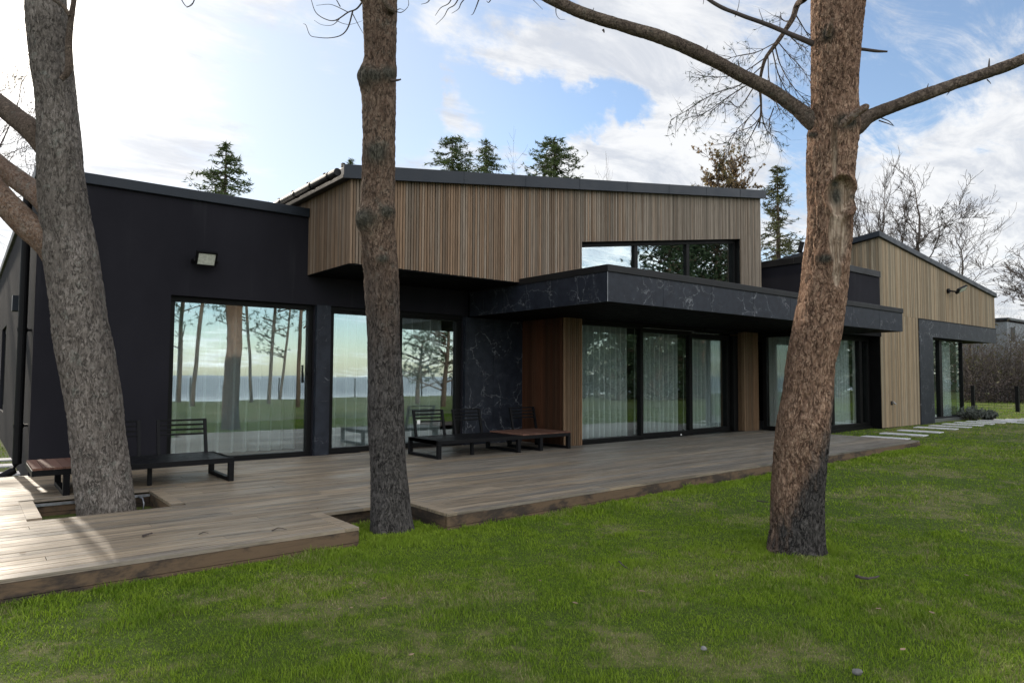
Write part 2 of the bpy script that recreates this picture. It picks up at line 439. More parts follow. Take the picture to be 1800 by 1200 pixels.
def mat_grass():
    mt, n = new_mat('grass_blades')
    b1, b2, dry = lawn_color(n)
    c = n.mix(n.rand, (0.100, 0.180, 0.010), (0.265, 0.372, 0.028))
    c = n.mix(n.smooth(b2, 0.35, 0.65, 0, 0.6), c, (0.080, 0.160, 0.012))
    c = n.mix(n.smooth(n.noise(n.P, 0.45, 4, 0.55, 0.4), 0.48, 0.62, 0, 0.45), c, (0.24, 0.34, 0.03))
    r2 = n.math('FRACT', n.math('MULTIPLY', n.rand, 91.7))
    deadw = n.math('MULTIPLY', n.smooth(r2, 0.45, 0.55), n.math('ADD', n.math('MULTIPLY', dry, 0.70), 0.10))
    c = n.mix(deadw, c, n.mix(n.rand, (0.24, 0.225, 0.085), (0.42, 0.385, 0.19)))
    finish(n, c, 0.65, None, spec=0.12, trans=0.35)
    return mt
def mat_soil():
    mt, n = new_mat('lawn_ground')
    b1, b2, dry = lawn_color(n)
    f = n.noise(n.P, 60, 6, 0.7)
    c = n.mix(n.smooth(f, 0.3, 0.7), (0.030, 0.048, 0.007), (0.075, 0.11, 0.016))
    c = n.mix(n.math('MULTIPLY', dry, 0.8), c, n.mix(f, (0.09, 0.085, 0.035), (0.23, 0.205, 0.10)))
    finish(n, c, 0.95, f, 0.6, 0.02, 0.15)
    return mt

M = {}
M['plaster'] = mat_plaster()
M['clad'] = mat_clad('weathered_larch_cladding', (0.205, 0.138, 0.090), (0.210, 0.176, 0.140), 5.0, 12.5)
M['clad_end'] = mat_clad('pale_larch_cladding', (0.285, 0.208, 0.130), (0.29, 0.240, 0.170))
M['clad_dark'] = mat_clad('oiled_brown_cladding', (0.070, 0.028, 0.014), (0.060, 0.031, 0.018))
M['clad_post'] = mat_clad('brown_slat_cladding', (0.175, 0.105, 0.060), (0.175, 0.12, 0.076))
M['marble'] = mat_marble()
M['deck'] = mat_deck()
M['trim'] = mat_deck('deck_trim_wood', 1.12)
M['fascia'] = mat_fascia()
M['metal'] = mat_plain('black_metal', (0.006, 0.006, 0.007), 0.5, 0.0, 0.2, 20, 0.13)
M['coping'] = mat_plain('dark_grey_sheet_metal', (0.015, 0.020, 0.028), 0.45, 0.1, 0.12, 3, 0.3)
M['cap'] = mat_plain('black_sheet_metal', (0.010, 0.010, 0.011), 0.45, 0.0, 0.15, 3, 0.22)
M['frame'] = mat_plain('dark_window_frame', (0.006, 0.006, 0.006), 0.5, 0.0, 0.2, 10, 0.14)
M['soffit'] = mat_plain('black_soffit', (0.0045, 0.0045, 0.005), 0.75, 0, 0.2, 6, 0.06)
M['glass'] = mat_glass('coated_glass', 0.32)
M['clear'] = mat_glass('clear_glass', 0.21)
M['curtain'] = mat_curtain()
M['room'] = mat_plain('interior_plaster', (0.30, 0.29, 0.27), 0.8, 0, 0.1, 2)
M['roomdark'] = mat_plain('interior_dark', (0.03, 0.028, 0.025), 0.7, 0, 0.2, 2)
M['tabletop'] = mat_clad('red_brown_table_boards', (0.12, 0.055, 0.038), (0.16, 0.088, 0.065))
M['white'] = mat_plain('white_paper', (0.75, 0.75, 0.73), 0.7, 0, 0.05)
M['lens'] = mat_plain('lamp_lens', (0.52, 0.54, 0.47), 0.25, 0, 0.1, 30, 0.6)
M['steel'] = mat_plain('galvanised_steel', (0.32, 0.33, 0.35), 0.35, 0.8, 0.2, 20)
M['stone'] = mat_plain('pale_paving_stone', (0.46, 0.46, 0.47), 0.8, 0, 0.18, 14, 0.3, 0.4)
M['rock'] = mat_plain('field_rock', (0.16, 0.155, 0.15), 0.85, 0, 0.3, 9, 0.3, 0.6)
M['bark_grey'] = mat_bark('grey_furrowed_bark', (0.185, 0.160, 0.140), (0.050, 0.043, 0.039), (0.33, 0.292, 0.26), (0.23, 0.24, 0.21), bump=1.0, sz=0.24, scale=1.9, cells=60, crackw=0.80)
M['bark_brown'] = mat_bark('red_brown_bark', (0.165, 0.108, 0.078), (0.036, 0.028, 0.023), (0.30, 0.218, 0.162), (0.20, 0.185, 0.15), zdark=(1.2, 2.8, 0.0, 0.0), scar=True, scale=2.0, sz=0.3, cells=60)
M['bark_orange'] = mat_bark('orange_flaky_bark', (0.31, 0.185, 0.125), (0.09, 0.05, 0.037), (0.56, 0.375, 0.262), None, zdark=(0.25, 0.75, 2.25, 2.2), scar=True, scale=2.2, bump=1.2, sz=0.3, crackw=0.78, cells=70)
M['bark_limb'] = mat_bark('limb_bark', (0.13, 0.098, 0.078), (0.035, 0.027, 0.022), (0.26, 0.20, 0.155), (0.17, 0.165, 0.13), scale=2.2, bump=0.8, sz=0.8, cells=60)
M['bark_limb_orange'] = mat_bark('orange_limb_bark', (0.205, 0.130, 0.090), (0.05, 0.036, 0.03), (0.31, 0.245, 0.20), (0.23, 0.22, 0.19), scale=2.0, bump=0.7, sz=0.7, cells=60)
M['twig'] = mat_plain('dark_twig', (0.058, 0.045, 0.04), 0.85, 0, 0.3, 4)
M['twig_far'] = mat_plain('far_twig', (0.075, 0.06, 0.052), 0.9, 0, 0.25, 2)
M['spruce'] = mat_leaf('spruce_needles', (0.035, 0.060, 0.018), (0.10, 0.13, 0.042), (0.06, 0.09, 0.026), 0.4)
M['pine'] = mat_leaf('pine_needles', (0.028, 0.055, 0.028), (0.065, 0.095, 0.045), (0.04, 0.07, 0.035))
M['larch'] = mat_leaf('thin_yellow_green_needles', (0.06, 0.075, 0.028), (0.12, 0.125, 0.05), (0.08, 0.085, 0.035), 0.4)
M['oak'] = mat_leaf('dry_orange_leaves', (0.25, 0.165, 0.085), (0.36, 0.25, 0.14), (0.20, 0.18, 0.07), 0.5)
M['brush'] = mat_leaf('brush_leaves', (0.06, 0.066, 0.026), (0.13, 0.115, 0.06), (0.085, 0.07, 0.042))
M['lavender'] = mat_leaf('grey_green_leaves', (0.09, 0.105, 0.085), (0.16, 0.175, 0.15), (0.10, 0.11, 0.10))
M['leaf_dry'] = mat_plain('dry_leaf', (0.23, 0.16, 0.10), 0.8, 0, 0.3, 40)
M['grass'] = mat_grass()
M['soil'] = mat_soil()
M['neighbour'] = mat_plain('pale_grey_plaster', (0.19, 0.205, 0.225), 0.8, 0, 0.08, 2)

# ------------------------------------------------------------------ ground, sea
def ground_z(x, y):
    x = np.asarray(x, float); y = np.asarray(y, float)
    z = 0.022 * fbm(np.stack([x * 0.35, y * 0.35, x * 0], -1).reshape(-1, 3), 3).reshape(x.shape)
    z = z + 0.10 * np.clip((x - 12) / 8, 0, 1)
    z = z - 0.10 * np.clip((-10 - y) / 10, 0, 1) - np.clip((-21 - y) / 7, 0, 1) * 3.4
    return z
def axis(fine0, fine1, step, lo, hi):
    a = list(np.arange(fine0, fine1 + 1e-6, step))
    s, p = step, fine1
    while p < hi: s *= 1.28; p += s; a.append(min(p, hi))
    s, p = step, fine0
    while p > lo: s *= 1.28; p -= s; a.insert(0, max(p, lo))
    return np.array(a)
gx = axis(-3, 30, 0.3, -900, 900); gy = axis(-1, 12, 0.3, -30, 900)
XX, YY = np.meshgrid(gx, gy, indexing='ij')
ZZ = ground_z(XX, YY)
nx, ny = len(gx), len(gy)
idx = np.arange(nx * ny).reshape(nx, ny)
quads = np.stack([idx[:-1, :-1], idx[1:, :-1], idx[1:, 1:], idx[:-1, 1:]], -1).reshape(-1, 4)
gobj = np_mesh('lawn', np.stack([XX, YY, ZZ], -1).reshape(-1, 3), quads, M['soil'], smooth=True)
tag(gobj, kind='structure')

mt, n = new_mat('sea_water')
wv = n.noise(n.scale(n.P, (0.25, 0.9, 1)), 1.0, 6, 0.6)
sy = n.n('ShaderNodeSeparateXYZ', ins={0: n.P}).outputs[1]
shal = n.math('ADD', sy, n.math('MULTIPLY', n.noise(n.scale(n.P, (0.02, 0.08, 1)), 1.0, 6, 0.6), 60.0))
finish(n, n.mix(n.smooth(shal, -150.0, -25.0), (0.045, 0.085, 0.12), (0.42, 0.46, 0.48)), 0.38, wv, 0.6, 0.5, 0.3)
sea = MB(); sea.add([(-4000, -26, -3.1), (-4000, -4500, -3.1), (4000, -4500, -3.1), (4000, -26, -3.1)], [(0, 1, 2, 3)])
struct('sea', sea, mt)

# ------------------------------------------------------------------ house
house = thing('modern_house', 'low modern house in black render with brown slatted upper storey and black marble canopy', 'house', (8.5, 10.35, 0))
YW = 10.35            # window wall of the left wing
XL = 0.66             # its left corner
YU = 8.86             # front of the upper wood volume
YD = 9.30             # living room doors
YB = 8.05             # front of the bay and the far wing
YG = 8.35             # glass of the bay
XU0, XU1 = 4.15, 14.47
ZW = 2.50             # window heads
def X_at(px, Y, py=650): return P(px, py, Y=Y).x

w1a, w1b = X_at(297, YW), X_at(553, YW)
w2a, w2b = X_at(580, YW), X_at(815, YW)
# left wing walls: piers and lintel round the two windows, the side wall with its slot window, back wall
mb = MB()
mb.box(XL, YW, -0.1, w1a, YW + 0.35, 3.86).box(w1a, YW, ZW, w2b, YW + 0.35, 3.86)
mb.box(w1b, YW + 0.05, 0.0, w2a, YW + 0.35, ZW)
mb.box(w1a, YW + 0.002, 0.0, w1b, YW + 0.35, 0.15).box(w2a, YW + 0.002, 0.0, w2b, YW + 0.35, 0.15)
mb.box(w2b, YW + 0.06, 0.0, 8.5, YW + 0.35, 3.86)
mb.box(XL, YW + 0.35, -0.1, XL + 0.35, 17.6, 3.86).box(XL, 17.6, -0.1, XL + 0.35, 19.6, 0.6).box(XL, 17.6, 2.4, XL + 0.35, 19.6, 3.86).box(XL, 19.6, -0.1, XL + 0.35, 24, 3.86)
mb.box(XL + 0.35, 23.65, 0, 18, 24, 3.86)
mb.build('wall', M['plaster'], house)
# parapet coping
cp = MB().box(XL - 0.05, YW - 0.05, 3.86, XU0 - 0.005, YW + 0.4, 4.0).box(XL - 0.05, YW + 0.4, 3.86, XL + 0.4, 24.05, 4.0)
cp.build('parapet_coping', M['coping'], house, bevel=0.008)
MB().box(XL + 0.35, YW + 0.35, 3.5, XU0, 23.65, 3.6).build('roof', M['coping'], house)
# interior of the left wing
rm = MB()
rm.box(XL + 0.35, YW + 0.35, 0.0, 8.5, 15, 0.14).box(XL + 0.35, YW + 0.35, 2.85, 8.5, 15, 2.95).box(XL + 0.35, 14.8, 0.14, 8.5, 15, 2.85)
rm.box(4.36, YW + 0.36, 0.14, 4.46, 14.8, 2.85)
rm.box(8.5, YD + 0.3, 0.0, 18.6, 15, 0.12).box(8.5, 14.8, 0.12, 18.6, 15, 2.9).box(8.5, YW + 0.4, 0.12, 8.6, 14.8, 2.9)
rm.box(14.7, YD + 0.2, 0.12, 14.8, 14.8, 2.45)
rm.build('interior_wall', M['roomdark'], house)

def window(name, x0, x1, z0, z1, y, mull=(), fw=0.075, depth=0.12, parent=house, label=None, glass='glass'):
    """Fixed frame in the plane Y = y looking towards -Y, with one pane between each pair of mullions."""
    f = MB()
    f.box(x0, y, z1 - fw, x1, y + depth, z1).box(x0, y, z0, x1, y + depth, z0 + fw * 0.9)
    f.box(x0, y, z0 + fw * 0.9, x0 + fw, y + depth, z1 - fw).box(x1 - fw, y, z0 + fw * 0.9, x1, y + depth, z1 - fw)
    for mx, mw in mull: f.box(mx - mw / 2, y - 0.004, z0 + fw * 0.9, mx + mw / 2, y + depth - 0.004, z1 - fw)
    fo = f.build(name, M['frame'], parent, bevel=0.006)
    if label: fo['label'] = label
    edges = [x0 + fw] + [e for mx, mw in mull for e in (mx - mw / 2, mx + mw / 2)] + [x1 - fw]
    for a, b in zip(edges[::2], edges[1::2]):
        MB().box(a, y + depth * 0.45, z0 + fw * 0.9, b, y + depth * 0.45 + 0.012, z1 - fw).build('pane', M[glass], fo)
    return fo

def curtain(label, x0, x1, y, z0=0.22, z1=2.46, pleat=0.17, amp=0.055, alongY=False, group='sheer curtains behind the glass'):
    L = abs(x1 - x0); nseg = max(24, int(L / 0.008))
    s = np.linspace(0, 1, nseg + 1)
    t = s * L
    ph = 2 * np.pi * t / pleat + 0.45 * np.sin(t * 2.3 + x0) + 0.25 * np.sin(t * 5.1 + y)
    zs = np.linspace(z1, z0, 14)
    V = []
    for k, z in enumerate(zs):
        g = 0.75 + 0.25 * k / 13
        off = amp * g * (np.sin(ph + 0.03 * k) + 0.18 * np.sin(2 * ph + 1.0) + 0.2 * np.sin(0.37 * ph))
        a = x0 + (x1 - x0) * s + 0.01 * np.cos(ph)
        V.append(np.stack([y + off, a, a * 0 + z], -1) if alongY else np.stack([a, y + off, a * 0 + z], -1))
    V = np.concatenate(V)
    N = nseg + 1
    i = np.arange(nseg)[None] + N * np.arange(13)[:, None]
    F = np.stack([i, i + 1, i + 1 + N, i + N], -1).reshape(-1, 4)
    o = np_mesh('curtain', V, F, M['curtain'], smooth=True)
    return tag(o, label, 'curtain', group)

win1 = window('window', w1a, w1b, 0.15, ZW, YW + 0.10)
MB().box(w1b - 0.11, YW + 0.055, 1.28, w1b - 0.085, YW + 0.1, 1.44).box(w1b - 0.112, YW + 0.055, 1.40, w1b - 0.083, YW + 0.075, 1.56).build('handle', M['frame'], win1)
m2 = X_at(703, YW)
win2 = window('window', w2a, w2b, 0.15, ZW, YW + 0.10, mull=((m2, 0.19),), fw=0.10)
MB().box(w2a + 0.01, YW + 0.06, ZW - 0.055, w2b - 0.01, YW + 0.1, ZW - 0.002).build('window_head', M['frame'], house)
curtain('wide sheer curtain behind the large left window', w1a + 0.03, w1b - 0.05, YW + 0.6, pleat=0.2, amp=0.06)
curtain('sheer curtain behind the tall pane just left of the middle pine', w2a + 0.05, m2 - 0.05, YW + 0.38, pleat=0.2, amp=0.06)
curtain('sheer curtain behind the pane between the middle pine and marble wall', m2 + 0.05, w2b - 0.22, YW + 0.38, pleat=0.2, amp=0.06)
# marble: pilaster between the windows and the wall at the inner corner
mm = MB().box(w1b + 0.012, YW - 0.03, 0.12, w2a - 0.012, YW + 0.05, ZW)
mm.build('marble_pilaster', M['marble'], house)
mm = MB()
e = [w2b + 0.02, w2b + 0.66, 8.49]
for a, b in zip(e[:-1], e[1:]): mm.box(a + 0.003, YW - 0.02, 0.12, b - 0.003, YW + 0.06, 2.47)
mm.build('marble_wall', M['marble'], house)

# slatted return wall beside the doors (its end is the lighter fluted face)
sl_ = MB()
YE = 9.14
y = YE + 0.06
while y < YW - 0.02:
    sl_.box(8.475, y, 0.12, 8.5, y + 0.058, 2.47); y += 0.066
sl_.build('slat_wall', M['clad_dark'], house)
MB().box(8.5, YE + 0.03, 0.12, 8.95, YW + 0.35, 2.47).build('wall_core', M['soffit'], house)
fl = MB(); x = 8.475
while x < 8.94:
    fl.box(x, YE, 0.12, x + 0.038, YE + 0.03, 2.47); x += 0.052
fl.build('slat_wall', M['clad_post'], house)

# sliding doors of the living room
dx = [8.95, X_at(1128, YD), X_at(1222, YD), X_at(1305, YD)]
d1 = window('sliding_door', dx[0], dx[1] + 0.05, 0.15, 2.46, YD, fw=0.08, glass='clear')
d2 = window('sliding_door', dx[1] + 0.05, dx[2] + 0.04, 0.15, 2.42, YD + 0.10, fw=0.10, glass='clear')
dq = X_at(1284, YD + 0.2)
d3 = window('sliding_door', dx[2] + 0.04, dq, 0.15, 2.38, YD + 0.22, fw=0.11, glass='clear')
MB().box(dq + 0.002, YD + 0.12, 0.15, dx[3], YD + 0.4, 2.38).build('jamb', M['frame'], house)
MB().box(dx[0], YD - 0.01, 2.46, dx[3], YD + 0.34, 2.6).box(dx[1] + 0.05, YD + 0.1, 2.42, dx[3], YD + 0.34, 2.462).box(dx[0], YD - 0.05, 0.06, dx[3], YD + 0.34, 0.152).build('door_track', M['frame'], house)
MB().box(dx[0], YD + 0.02, 2.40, dx[2], YD + 0.055, 2.408).build('track_seal', M['steel'], house)
curtain('pleated curtain behind the door pane next to the brown slat wall', dx[0] + 0.02, dx[1] - 0.18, YD + 0.22, pleat=0.155)
curtain('pleated curtain behind the middle living room door pane', dx[1] + 0.12, dx[2] - 0.22, YD + 0.30, pleat=0.155)
curtain('pleated curtain behind the narrowest living room door pane, under the canopy', dx[2] + 0.16, dq - 0.12, YD + 0.42, pleat=0.155)
# slatted post between the doors and the bay
XP = 14.98
fl = MB(); x = dx[3] + 0.004
while x < XP - 0.06:
    fl.box(x, YD - 0.05, 0.12, x + 0.037, YD - 0.02, 2.47); x += 0.05
y = YD - 0.02
while y < YD + 0.3:
    fl.box(dx[3] + 0.004, y, 0.12, dx[3] + 0.03, y + 0.05, 2.47); y += 0.06
fl.build('slat_post', M['clad_post'], house)
MB().box(dx[3] + 0.03, YD - 0.018, 0.1, XP - 0.05, YD + 0.35, 2.47).build('wall_core', M['soffit'], house)
# bay: side glass facing left and front glass
f = MB()
for (a, b, c, d) in ((YG, YD - 0.12, 0.15, 0.25), (YG, YD - 0.12, 2.36, 2.46), (YG, YG + 0.09, 0.25, 2.36), (YD - 0.22, YD - 0.12, 0.25, 2.36)):
    f.box(XP, a, c, XP + 0.12, b, d)
f.box(XP - 0.02, YG - 0.03, 0.05, XP + 0.14, YD - 0.1, 0.148)
fo = f.build('window', M['frame'], house, bevel=0.005)
MB().box(XP + 0.05, YG + 0.09, 0.25, XP + 0.062, YD - 0.22, 2.36).build('pane', M['clear'], fo)
XR = 18.72
bm0 = X_at(1519, YG)
window('sliding_door', XP + 0.125, XR - 0.012, 0.15, 2.46, YG, mull=((XP + 1.75, 0.12), (min(bm0, XR - 0.5), 0.14)), fw=0.10, glass='clear')
MB().box(XP - 0.02, YG - 0.05, 0.0, XR, YG + 0.3, 0.148).build('door_sill', M['frame'], house)
MB().box(XP - 0.02, YG - 0.02, 2.462, XR, YG + 0.3, 2.6).build('door_track', M['frame'], house)
curtain('teal looking curtain behind the side glass of the bay beside the post', YG + 0.22, YD - 0.1, XP + 0.22, alongY=True, pleat=0.145)
curtain('curtain behind the bay front glass to the right of the right pine', XP + 0.45, bm0 - 0.42, YG + 0.22, pleat=0.145)
curtain('narrow curtain strip behind the last bay pane beside the pale cladding', min(bm0, XR - 0.5) + 0.12, XR - 0.12, YG + 0.24, pleat=0.12)
MB().box(XR - 0.012, YB + 0.02, 0.0, XR + 0.1, YG + 0.3, 2.6).build('reveal', M['soffit'], house)

# canopy with marble panels, metal cap and black soffit
XC0, XC1, YC, ZC0, ZC1 = 7.21, 17.1, 6.86, 2.48, 2.915
MB().box(XC0 + 0.03, YC + 0.03, ZC0, XC1 - 0.03, YB - 0.02, ZC1).box(XC0 + 0.03, YB - 0.02, ZC0 + 0.001, XR - 0.02, 15, ZC1).build('canopy', M['soffit'], house)
mm = MB(); x = XC0
while x < XC1 - 0.01:
    x2 = min(x + 1.24, XC1); mm.box(x + 0.003, YC, ZC0 + 0.004, x2 - 0.003, YC + 0.028, ZC1); x = x2
y = YC + 0.03
while y < YW - 0.05:
    y2 = min(y + 0.6, YW - 0.03); mm.box(XC0, y + 0.002, ZC0 + 0.004, XC0 + 0.028, y2 - 0.002, ZC1); y = y2
y = YC + 0.03
while y < YB - 0.05:
    y2 = min(y + 0.6, YB - 0.02); mm.box(XC1 - 0.028, y + 0.002, ZC0 + 0.004, XC1, y2 - 0.002, ZC1); y = y2
mm.build('marble_panel', M['marble'], house)
y = YC + 0.03
while y < YW - 0.7:
    y += 0.6
    MB().box(XC0 + 0.002, y - 0.0035, ZC0 + 0.006, XC0 + 0.02, y + 0.0035, ZC1 - 0.002).build('panel_joint', M['steel'], house)
MB().box(XC0 - 0.001, YC - 0.001, ZC0 + 0.002, XC0 + 0.006, YC + 0.006, ZC1 - 0.002).build('corner_trim', M['steel'], house)
cp = MB().box(XC0 - 0.015, YC - 0.02, ZC1, XC1 + 0.015, YC + 0.25, 3.02).box(XC0 - 0.015, YC + 0.25, ZC1, XC0 + 0.25, YW - 0.03, 3.02).box(XC1 - 0.25, YC + 0.25, ZC1, XC1 + 0.015, YB - 0.02, 3.02)
cp.build('canopy_cap', M['cap'], house, bevel=0.006)
MB().box(XC0 + 0.25, YC + 0.25, ZC1 - 0.01, XC1 - 0.25, YU, 2.95).build('canopy_roof', M['coping'], house)

# upper storey clad in slats
ZU = 2.965
RS = 0.139
def zroof(x): return 4.285 + RS * (x - 4.0)          # top of the roof edge
u0, u1 = X_at(1023, YU, 450), X_at(1302, YU, 450)
def zwin(x): return P(1023, 425, Y=YU).z + 0.14 * (x - u0)
core = MB()
def slab(mb, x0, x1, y0, y1, zb, zt):                # zb, zt functions of x
    mb.hexa([(x0, y0, zb(x0)), (x1, y0, zb(x1)), (x1, y1, zb(x1)), (x0, y1, zb(x0))], [(x0, y0, zt(x0)), (x1, y0, zt(x1)), (x1, y1, zt(x1)), (x0, y1, zt(x0))])
zt = lambda x: zroof(x) - 0.16
slab(core, XU0 + 0.03, u0, YU + 0.03, YU + 0.3, lambda x: ZU, zt)
slab(core, u0, u1, YU + 0.03, YU + 0.3, zwin, zt)
slab(core, u1, XU1, YU + 0.03, YU + 0.3, lambda x: ZU, zt)
core.box(u0, YU + 0.03, ZU, u1, YU + 0.3, 3.06)
slab(core, XU0 + 0.03, XU0 + 0.3, YU + 0.3, 15.5, lambda x: ZU, zt)
slab(core, XU1 - 0.3, XU1 - 0.002, YU + 0.3, 15.5, lambda x: ZU, zt)
slab(core, XU0 + 0.3, XU1 - 0.3, 15.2, 15.5, lambda x: ZU, zt)
core.box(XU0 + 0.03, YU + 0.3, ZU + 0.002, XU1, 15.2, ZU + 0.1)
core.build('upper_wall', M['soffit'], house)
MB().box(XU0 + 0.002, YU + 0.002, ZU - 0.02, 8.6, YW + 0.01, ZU - 0.001).build('soffit', M['soffit'], house)
sl_ = MB(); x = XU0; pitch = 0.0465
k = 0
while x < XU1 - 0.02:
    wd = pitch - 0.012
    zb = lambda q: ZU - 0.006
    dd = 0.004 * ((k * 7) % 3)
    if u0 - wd < x < u1:
        if x + wd / 2 > u0 and x + wd / 2 < u1: slab(sl_, x, x + wd, YU + dd * 0.5, YU + 0.028, zwin, zt)
        else: slab(sl_, x, x + wd, YU + dd * 0.5, YU + 0.028, zb, zt)
    else: slab(sl_, x, x + wd, YU + dd * 0.5, YU + 0.028, zb, zt)
    x += pitch; k += 1
y = YU + 0.034
while y < 15.4:
    sl_.box(XU0, y, ZU - 0.006, XU0 + 0.028, y + pitch - 0.012, zt(XU0)); y += pitch
sl_.build('cladding', M['clad'], house)
# upper ribbon window with its slanted head
fr = MB(); gy = YU + 0.13
def bar(xa, xb, za, zb_, y0=gy, y1=gy + 0.1): slab(fr, xa, xb, y0, y1, za, zb_)
hd = lambda x: zwin(x) - 0.002
bar(u0, u1, lambda x: hd(x) - 0.075, hd)
bar(u0, u1, lambda x: 3.06, lambda x: 3.12)
mus = [u0 + 0.03, X_at(1127, YU, 450), X_at(1218, YU, 450), u1 - 0.04]
for q, mx in enumerate(mus):
    hw = 0.05 if q in (1, 2) else 0.03
    bar(mx - hw, mx + hw, lambda x: 3.12, lambda x: hd(x) - 0.075, gy - 0.003, gy + 0.095)
bar(u1 - 0.012, u1 - 0.002, lambda x: 3.06, hd, YU + 0.03, gy + 0.1)
fo = fr.build('window', M['frame'], house, bevel=0.004)
for a, b in zip(mus[:-1], mus[1:]):
    g = MB(); slab(g, a + 0.03, b - 0.03, gy + 0.04, gy + 0.05, lambda x: 3.12, lambda x: hd(x) - 0.075); g.build('pane', M['glass'], fo)
# roof of the upper storey: sheet, edge fascia, gutter
rf = MB(); slab(rf, XU0 - 0.13, XU1 + 0.06, YU - 0.07, 15.7, lambda x: zroof(x) - 0.16, zroof)
rf.build('roof', M['coping'], house, bevel=0.01)
tr = MB(); slab(tr, XU0 - 0.15, XU1 + 0.08, YU - 0.095, YU - 0.072, lambda x: zroof(x) - 0.17, lambda x: zroof(x) + 0.02)
q = 0.6
while q < 10:
    slab(tr, XU0 + q, XU0 + q + 0.012, YU - 0.099, YU - 0.0955, lambda x: zroof(x) - 0.172, lambda x: zroof(x) + 0.024); q += 1.25
tr.build('roof_fascia', M['coping'], house)
gt = MB(); zg = zroof(XU0 - 0.15) - 0.085
gpts = [(XU0 - 0.21, YU - 0.02, zg), (XU0 - 0.21, 15.6, zg)]
gt.tube(gpts, 0.055, 14)
gt.build('gutter', M['cap'], house, smooth=False)
y = YU + 0.25
while y < 15.5:
    gb = MB().tube([(XU0 - 0.21, y - 0.02, zg), (XU0 - 0.21, y + 0.02, zg)], 0.062, 14)
    MB().box(XU0 - 0.13, y - 0.25, zroof(XU0 - 0.1), XU0 - 0.09, y - 0.2, zroof(XU0 - 0.1) + 0.06).build('roof_clip', M['metal'], house); y += 0.62
    gb.build('gutter_bracket', M['metal'], house)

# black box over the bay
XB = 15.0
bx = MB().box(XB, YB, 2.96, XR - 0.004, YB + 0.25, 4.03).box(XB, YB + 0.25, 2.96, XB + 0.25, 13.0, 4.03).box(XB + 0.25, YB + 0.25, 3.85, XR - 0.004, 13, 3.95)
bx.build('bay_wall', M['plaster'], house)
MB().box(XB - 0.03, YB - 0.03, 4.03, XR - 0.004, YB + 0.3, 4.19).box(XB - 0.03, YB + 0.3, 4.03, XB + 0.3, 13.0, 4.19).build('parapet_coping', M['cap'], house, bevel=0.008)
MB().box(XP + 0.3, YB - 0.004, 2.975, XR - 0.01, YB + 0.0, 3.05).build('flashing', M['steel'], house)

# far wing: pale cladding, marble beam and column, corner glass
XE = 27.4
def zr(x, y): return 5.26 - 0.1075 * (x - 18.55) - 0.13 * (y - YB)
xm0 = X_at(1616, YB); xm1 = X_at(1640, YB); xg = 25.0
ZM0, ZM1 = 2.60, 3.10
sl_ = MB(); x = XR - 0.006; pitch = 0.058
def zc1(x): return zr(x, YB) - 0.15
while x < XE - 0.02:
    wd = min(pitch - 0.010, XE - x)
    if x + wd < xm0:
        sl_.box(x, YB, 0.11, x + wd, YB + 0.028, ZM1 - 0.003)
    slab(sl_, x, x + wd, YB + 0.001, YB + 0.028, lambda q: ZM1, zc1)
    x += pitch
y = YB + 0.034
while y < 13:
    a, b = zr(XR, y) - 0.15, zr(XR, y + pitch - 0.007) - 0.15
    sl_.hexa([(XR - 0.006, y, 3.9), (XR + 0.022, y, 3.9), (XR + 0.022, y + pitch - 0.007, 3.9), (XR - 0.006, y + pitch - 0.007, 3.9)],
             [(XR - 0.006, y, a), (XR + 0.022, y, a), (XR + 0.022, y + pitch - 0.007, b), (XR - 0.006, y + pitch - 0.007, b)]); y += pitch
sl_.build('cladding', M['clad_end'], house)
core = MB()
def corew(x0, x1, y0, y1, zb):
    core.hexa([(x0, y0, zb), (x1, y0, zb), (x1, y1, zb), (x0, y1, zb)], [(x, y_, zr(x, y_) - 0.16) for x, y_ in ((x0, y0), (x1, y0), (x1, y1), (x0, y1))])
corew(XR + 0.024, xm0, YB + 0.03, YB + 0.25, 0.0)
corew(xm0, XE - 0.03, YB + 0.03, YB + 0.25, ZM1 - 0.1)
corew(XR + 0.024, XR + 0.25, YB + 0.25, 13.0, 0.0)
corew(XE - 0.25, XE - 0.03, YB + 0.25, 13.0, ZM0 + 0.05)
corew(XR + 0.25, XE - 0.25, 12.8, 13.0, ZM0 + 0.05)
core.box(XR + 0.25, YB + 0.25, ZM0 + 0.05, XE - 0.25, 12.8, ZM0 + 0.2)
core.box(XR + 0.25, YB + 0.25, 0.0, xg, 12.8, 0.16).box(XR + 0.25, 12.8, 0.0, xg, 13, ZM0 + 0.05)
core.build('end_wall', M['soffit'], house)
mm = MB()
x = xm0
while x < XE - 0.01:
    x2 = min(x + 1.5, XE + 0.02); mm.box(x + 0.002, YB - 0.022, ZM0, x2 - 0.002, YB + 0.026, ZM1 - 0.02); x = x2
mm.box(xm0 + 0.002, YB - 0.022, 0.1, xm1, YB + 0.026, ZM0 - 0.003)
mm.box(xm1 - 0.03, YB + 0.028, 0.1, xm1, YB + 0.3, ZM0 - 0.003)
mm.build('marble_panel', M['marble'], house)
MB().box(xm0 - 0.005, YB - 0.035, ZM1 - 0.019, XE + 0.02, YB + 0.001, ZM1 - 0.001).build('drip_flashing', M['metal'], house)
MB().box(xm1, YB + 0.03, ZM0 + 0.002, XE - 0.26, 12.7, ZM0 + 0.045).build('soffit', M['soffit'], house)
window('window', xm1 + 0.002, xg, 0.2, ZM0, YB + 0.2, mull=((X_at(1654, YB + 0.2), 0.2),), fw=0.05, glass='clear')
MB().box(xm1, YB + 0.16, 0.0, xg + 0.03, YB + 0.35, 0.198).build('window_sill', M['steel'], house)
